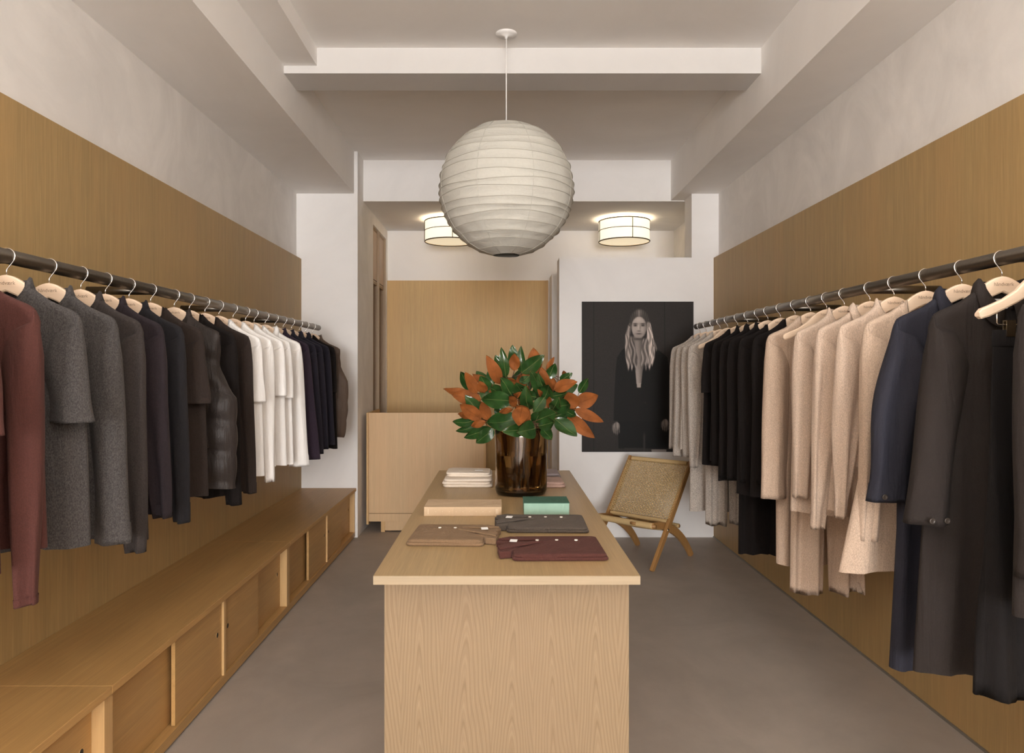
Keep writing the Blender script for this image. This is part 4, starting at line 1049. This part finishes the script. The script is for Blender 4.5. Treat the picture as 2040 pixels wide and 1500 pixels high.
xg, yg = TP(1089, 1025)
gb = empty('keepsake_box', (xg, yg + .08, TZ), 0, 'small green box with a darker lid beside the vase', 'box')
M['mint'] = cloth('mint_cloth', (.30, .47, .38, 1), .07, 700, .75, .05); M['green'] = cloth('forest_cloth', (.055, .135, .095, 1), .1, 700, .7, .05)
MB().box(-.1005, .1005, -.08, .08, 0, .0495).build('box_body', M['mint'], gb, bevel=.001)
lid_ = MB().box(-.102, .102, -.0815, .0815, .0495, .0525).build('lid', M['green'], gb, bevel=.0008)
part('lid_lettering', text_mesh('-- ---', .0075, M['mint']), lid_, (.055, .045, .0528), (0, 0, 0))

# ------------------------------------------------------------------ vase, water, magnolia
xv, yv = TP(1037, 983); VR, VH = .134, .345
vase = None
prof_o = [(.0001, 0), (VR * .80, 0), (VR * .95, .006), (VR * .995, .025), (VR, .06), (VR * .985, .18), (VR, .30), (VR * 1.0, VH - .004), (VR * .985, VH)]
prof_i = [(VR * .955, VH - .003), (VR * .955, .30), (VR * .945, .18), (VR * .955, .06), (VR * .93, .03), (VR * .80, .018), (.0001, .016)]
tg = NT('amber_glass'); tg.set(Base_Color=(.50, .37, .22, 1), Roughness=.02); tg.b.inputs['Transmission Weight'].default_value = 1.0; tg.b.inputs['IOR'].default_value = 1.48
wv = tg.noise(tg.coord((3, 3, 1.2)), 3.0, 2, .5, .5); tg.bump(wv, .35, .02); M['glass'] = tg.m
def squircle(prof, n=56, dent=.035):
    rings = []
    for r, z in prof:
        rings.append([(r * (1 + dent * math.cos(3 * q + .6) * math.sin(math.pi * min(1, z / VH + .12))) * math.cos(q), r * (1 + dent * math.cos(3 * q + .6) * math.sin(math.pi * min(1, z / VH + .12))) * math.sin(q), z) for q in [2 * math.pi * k / n for k in range(n)]])
    return rings
m = MB(); m.rings(squircle(prof_o + prof_i), cap0=False, cap1=False); vase = m.build('glass_vase', M['glass'], smooth=True); vase.location = (xv, yv, TZ)
tag(vase, 'wide amber smoked glass vase standing on the table', 'vase')
tw = NT('water'); tw.set(Base_Color=(.80, .72, .52, 1), Roughness=.0); tw.b.inputs['Transmission Weight'].default_value = 1.0; tw.b.inputs['IOR'].default_value = 1.33; M['water'] = tw.m
wl_ = .205
m = MB(); m.rings(squircle([(.0001, .0175), (VR * .79, .0195), (VR * .92, .032), (VR * .945, .06), (VR * .938, .18), (VR * .943, wl_), (.0001, wl_)]), cap0=False, cap1=False)
wo = m.build('vase_water', M['water'], smooth=False); wo.location = (xv, yv, TZ); tag(wo, 'water filling the lower half of the amber vase', 'water')

def leafmat(name, c, rough, spec, var):
    t = NT(name); n = t.noise(t.coord(), 18, 4, .6); n2 = t.noise(t.coord((1, 1, 1)), 70, 2, .5)
    cc = t.mix(t.ramp(n, .3, .7), scl(c, 1 - var), scl(c, 1 + var)); t.set(Base_Color=cc, Roughness=rough); t.b.inputs['Specular IOR Level'].default_value = spec
    t.bump(n2, .12, .004); return t.m
M['leaf_g'] = leafmat('magnolia_green', (.020, .056, .013, 1), .2, .6, .35)
M['leaf_r'] = leafmat('magnolia_rust', (.205, .062, .013, 1), .7, .2, .25)
M['leaf_v'] = leafmat('magnolia_midrib', (.13, .15, .045, 1), .5, .3, .1)
M['bark'] = leafmat('magnolia_stem', (.10, .055, .03, 1), .7, .2, .25)
A = lambda x, y: (880 + x / 7.5, 680 + y / 7.5, 7.5)
B = lambda x, y: (1020 + x / 6.82, 680 + y / 6.82, 6.82)
# (frame, tip, base, width, side seen, nearness)
LV = [
 (A, (25, 710), (430, 770), 120, 'r', 0), (A, (150, 800), (590, 870), 190, 'r', -.01), (A, (280, 450), (430, 740), 130, 'g', .03), (A, (345, 455), (525, 780), 150, 'r', 0),
 (A, (575, 510), (700, 740), 150, 'g', .03), (A, (565, 590), (640, 770), 130, 'r', .01), (A, (665, 205), (870, 640), 160, 'r', .02), (A, (800, 200), (920, 530), 150, 'g', .04),
 (A, (890, 85), (960, 540), 120, 'g', .03), (A, (1055, 50), (1085, 440), 150, 'g', .03), (A, (1090, 180), (1080, 440), 140, 'r', 0), (A, (1185, 65), (1190, 480), 110, 'g', .03),
 (A, (590, 860), (1060, 890), 215, 'g', -.12), (A, (350, 800), (620, 1160), 185, 'g', -.04), (A, (270, 940), (590, 1165), 165, 'r', -.07), (A, (590, 900), (700, 1180), 140, 'r', -.05),
 (A, (160, 1200), (490, 1180), 125, 'g', -.04), (A, (440, 1265), (660, 1200), 95, 'r', -.09), (A, (665, 1215), (1165, 1140), 240, 'g', -.13), (A, (210, 1340), (570, 1250), 95, 'g', -.03),
 (A, (330, 1440), (750, 1300), 140, 'g', -.05), (A, (510, 1520), (785, 1310), 170, 'g', -.07), (A, (875, 540), (1040, 800), 175, 'g', -.07), (A, (1150, 1265), (1200, 980), 200, 'r', -.14),
 (A, (900, 1345), (1230, 1310), 160, 'g', -.11), (A, (240, 1085), (440, 1120), 95, 'r', -.02), (A, (1000, 820), (1120, 960), 110, 'r', -.11), (A, (1190, 755), (1090, 820), 70, 'r', -.1),
 (A, (990, 550), (1090, 660), 110, 'r', -.03), (A, (720, 690), (960, 800), 130, 'g', -.02), (A, (860, 1060), (1060, 1020), 70, 'r', -.1),
 (B, (440, 185), (130, 430), 170, 'g', -.02), (B, (290, 85), (340, 400), 170, 'r', .04), (B, (400, 345), (470, 625), 130, 'r', -.04), (B, (575, 210), (470, 400), 60, 'r', .02),
 (B, (590, 300), (490, 545), 125, 'g', .0), (B, (890, 550), (570, 655), 145, 'r', -.03), (B, (570, 495), (520, 670), 130, 'r', -.02), (B, (820, 430), (650, 530), 95, 'g', .01),
 (B, (1035, 500), (910, 700), 100, 'g', .02), (B, (1170, 730), (870, 860), 180, 'r', -.02), (B, (760, 690), (840, 920), 190, 'r', -.04), (B, (1245, 1095), (850, 920), 120, 'r', -.03),
 (B, (1125, 1315), (755, 1000), 150, 'r', -.05), (B, (885, 1290), (580, 1050), 185, 'g', -.08), (B, (745, 690), (530, 745), 115, 'g', -.08), (B, (790, 860), (550, 900), 180, 'g', -.1),
 (B, (600, 970), (370, 1060), 190, 'g', -.13), (B, (500, 590), (440, 780), 160, 'g', -.08), (B, (545, 1335), (410, 1180), 120, 'g', -.09), (B, (60, 1240), (320, 1185), 200, 'g', -.15),
 (B, (580, 1090), (360, 1150), 140, 'g', -.14), (B, (105, 560), (240, 470), 100, 'g', -.09), (B, (250, 400), (420, 700), 150, 'g', -.08), (B, (350, 420), (440, 650), 90, 'g', -.06),
 (B, (190, 590), (235, 930), 150, 'g', -.1), (B, (50, 560), (180, 760), 190, 'g', -.09), (B, (340, 650), (375, 790), 80, 'r', -.1), (B, (60, 880), (230, 1100), 180, 'r', -.14),
 (B, (290, 970), (440, 760), 130, 'g', -.12), (B, (510, 755), (490, 900), 65, 'r', -.09), (B, (695, 400), (720, 490), 60, 'r', .03), (B, (640, 760), (560, 920), 130, 'g', -.09),
 (B, (870, 1010), (720, 940), 90, 'g', -.03), (B, (150, 720), (330, 760), 120, 'g', -.04), (B, (920, 1250), (840, 1130), 70, 'r', -.03), (B, (200, 260), (240, 480), 110, 'g', .05),
 (B, (130, 480), (380, 330), 120, 'r', .01), (B, (420, 900), (300, 1120), 150, 'g', -.07), (B, (20, 1010), (140, 1180), 120, 'g', -.06), (A, (760, 640), (880, 790), 110, 'g', .03),
 (A, (420, 1130), (720, 1000), 120, 'g', .03), (B, (700, 560), (560, 760), 150, 'g', .05), (B, (330, 560), (360, 820), 160, 'g', .06), (A, (880, 700), (1000, 900), 160, 'g', .05),
]
PPM = F / yv
def to3(px, py, off): 
    D = yv + off; return Vector(((px - VX) * D / F, D, CAMZ - (py - VY) * D / F))
leaves = []
for fr_, tip, base, w, side, near in LV:
    tx, ty, sc_ = fr_(*tip); bx_, by_, _ = fr_(*base)
    nb = near + .03; leaves.append((to3(tx, ty, near * 1.15 + R.uniform(-.02, .02) - .015), to3(bx_, by_, nb * .8), 1.2 * w / sc_ / PPM, side))
for q in range(34):
    px_, py_ = R.uniform(955, 1115), R.uniform(765, 848); a_ = math.atan2(py_ - 880, px_ - 1035) + R.uniform(-.5, .5); l_ = R.uniform(38, 58)
    o_ = R.uniform(.02, .13); leaves.append((to3(px_ + l_ * math.cos(a_), min(py_ + l_ * math.sin(a_) * .8, 868), o_), to3(px_, py_, o_ * .6), R.uniform(19, 26) / PPM, R.choice('ggggr')))
K = 11
cent = [leaves[i][1].copy() for i in range(0, len(leaves), max(1, len(leaves) // K))][:K]
for _ in range(8):
    ass = [min(range(K), key=lambda k: (l[1] - cent[k]).length) for l in leaves]
    for k in range(K):
        g = [l[1] for l, a in zip(leaves, ass) if a == k]
        if g: cent[k] = sum(g, Vector()) / len(g)
def leaf_mesh(tip, base, w, side, seed):
    r = random.Random(seed); ax = tip - base; L = ax.length; ax = ax / L
    nrm = Vector((r.uniform(-.35, .35), -1, r.uniform(-.1, .55))); nrm = (nrm - ax * nrm.dot(ax)).normalized(); lat = ax.cross(nrm).normalized()
    bend = r.uniform(-.16, .16); fold = r.uniform(.10, .3); twist = r.uniform(-.35, .35); nl, nw = 13, 7
    m = MB(); front = []; back = []
    for i in range(nl):
        t_ = i / (nl - 1); wd = w / 2 * (math.sin(math.pi * t_ ** .82) ** .8 if 0 < t_ < 1 else 0) * (1.0 + .0) + .0008
        c_ = base + ax * (L * t_) + nrm * (bend * L * math.sin(math.pi * t_))
        tw_ = twist * (t_ - .3)
        la = lat * math.cos(tw_) + nrm * math.sin(tw_); no = nrm * math.cos(tw_) - lat * math.sin(tw_)
        for j in range(nw):
            q = -1 + 2 * j / (nw - 1)
            p = c_ + la * (wd * q) + no * (fold * wd * (abs(q) ** 1.2 - .4) + .0022 * math.sin(9 * t_ + 3 * q + seed))
            front.append(p + no * .0005); back.append(p - no * .0005)
    f = [(i * nw + j, i * nw + j + 1, (i + 1) * nw + j + 1, (i + 1) * nw + j) for i in range(nl - 1) for j in range(nw - 1)]
    fs, bs = (0, 1) if side == 'g' else (1, 0)
    m.add(front, [q[::-1] for q in f], fs); m.add(back, f, bs)
    mid = []; h = nw // 2
    for i in range(nl):
        p = front[i * nw + h]; mid.append(p + nrm * .0008)
    ring_r = [.0016 * (1 - .75 * i / (nl - 1)) for i in range(nl)]
    m.tube(mid, ring_r, 5, mi=2 if side == 'g' else 1)
    return m
def branch_label(c):
    if c.z < TZ + .46: return 'low magnolia branch drooping over the rim of the amber vase'
    if c.x > xv + .12: return 'magnolia branch leaning from the vase towards the portrait poster'
    if c.x < xv - .12: return 'magnolia branch leaning from the vase towards the reception desk'
    return 'upright magnolia branch with glossy green and rust backed leaves in the vase'
from mathutils.bvhtree import BVHTree
def tree(m): return BVHTree.FromPolygons([Vector(p) for p in m.v], m.f)
RIM = TZ + VH
# where each stem leaves the vase: spread apart inside the rim
nk = [Vector((max(-.1, min(.1, (c.x - xv) * .5)), max(-.09, min(.09, (c.y - yv) * .6)))) for c in cent]
for _ in range(200):
    for a_ in range(K):
        for b_ in range(a_):
            d_ = nk[a_] - nk[b_]; l_ = d_.length
            if l_ < .034:
                d_ = d_ / l_ if l_ > 1e-5 else Vector((math.cos(a_), math.sin(a_))); nk[a_] += d_ * (.034 - l_) * .5; nk[b_] -= d_ * (.034 - l_) * .5
        if nk[a_].length > VR * .82: nk[a_] *= VR * .82 / nk[a_].length
TW = math.radians(38)
plan = []; solid = [(None, BVHTree.FromPolygons([v.co + vase.location for v in vase.data.vertices], [tuple(p.vertices) for p in vase.data.polygons]))]
for k in range(K):
    n2 = nk[k]; f2 = Vector((n2.x * math.cos(TW) - n2.y * math.sin(TW), n2.x * math.sin(TW) + n2.y * math.cos(TW))) * .78
    foot = Vector((xv + f2.x, yv + f2.y, TZ + .027)); neckp = Vector((xv + n2.x, yv + n2.y, RIM + .012)); cpt = cent[k]
    if cpt.z < RIM + .03: cpt.z = RIM + .03
    t0 = (neckp - foot).normalized(); c1 = neckp + t0 * (cpt - neckp).length * .35
    pts = [foot.lerp(neckp, q) for q in np.linspace(0, 1, 8)] + [neckp * (1 - q) ** 2 + c1 * (2 * q * (1 - q)) + cpt * q * q for q in np.linspace(0, 1, 8)[1:]]
    m = MB(); m.tube(pts, list(np.linspace(.0055, .003, len(pts))), 7)
    plan.append((foot, cpt, m)); solid.append((k, tree(m)))
SHIFT = [0] + [g * q for q in np.arange(.01, .17, .01) for g in (-1, 1)]
def along(p, d): D = p.y; q = (D + d) / D; return Vector((p.x * q, D + d, CAMZ + (p.z - CAMZ) * q))
cnt = [0] * K; built = [[] for _ in range(K)]
for li in sorted(range(len(leaves)), key=lambda q: leaves[q][1].z):
    l, k = leaves[li], ass[li]; best = None
    for d_ in SHIFT:
        tip, base = along(l[0], d_), along(l[1], d_)
        lm = leaf_mesh(tip, base, l[2], l[3], k * 31 + cnt[k]); bt = tree(lm)
        hits = sum(len(bt.overlap(t_)) for o_, t_ in solid)
        if best is None or hits < best[0]: best = (hits, tip, base, lm, bt)
        if hits == 0: break
    cnt[k] += 1; _, tip, base, lm, bt = best
    # leaf stalk, led over the rim where the leaf hangs outside the vase
    c0 = plan[k][1]; bm_ = None
    for lift, sx, sy in [(q, 0, 0) for q in (-.004, .012, .03, .05, -.02, .07)] + [(q, a_, b_) for q in (-.015, .01, .035) for a_ in (-.035, 0, .035) for b_ in (-.04, 0, .04)]:
        mid_ = c0 * .4 + base * .6 + Vector((sx, sy, lift))
        if base.z < RIM + .02: mid_ = Vector((base.x, base.y, max(RIM + .018, base.z + .006))) + (c0 - base) * .12
        pm = MB(); pm.tube([c0, mid_ + Vector((0, 0, max(0, lift) if base.z < RIM + .02 else 0)), base], [.0026, .0022, .0016], 5)
        pt = tree(pm); h_ = sum(len(pt.overlap(t_)) for o_, t_ in solid if o_ != k)
        if bm_ is None or h_ < bm_[0]: bm_ = (h_, pm, pt)
        if h_ == 0: break
    solid += [(k, bt), (k, bm_[2])]; built[k].append(lm); plan[k][2].add(bm_[1].v, bm_[1].f)
for k in range(K):
    foot, cpt, m = plan[k]
    e = empty('magnolia_branch', tuple(foot), 0, branch_label(cpt), 'branch', 'magnolia branches in the amber vase')
    def local(mm): mm.v = [tuple(Vector(p) - foot) for p in mm.v]; return mm
    local(m).build('stem', M['bark'], e, smooth=True)
    for lm in built[k]: local(lm).build('leaf', [M['leaf_g'], M['leaf_r'], M['leaf_v']], e, smooth=True)
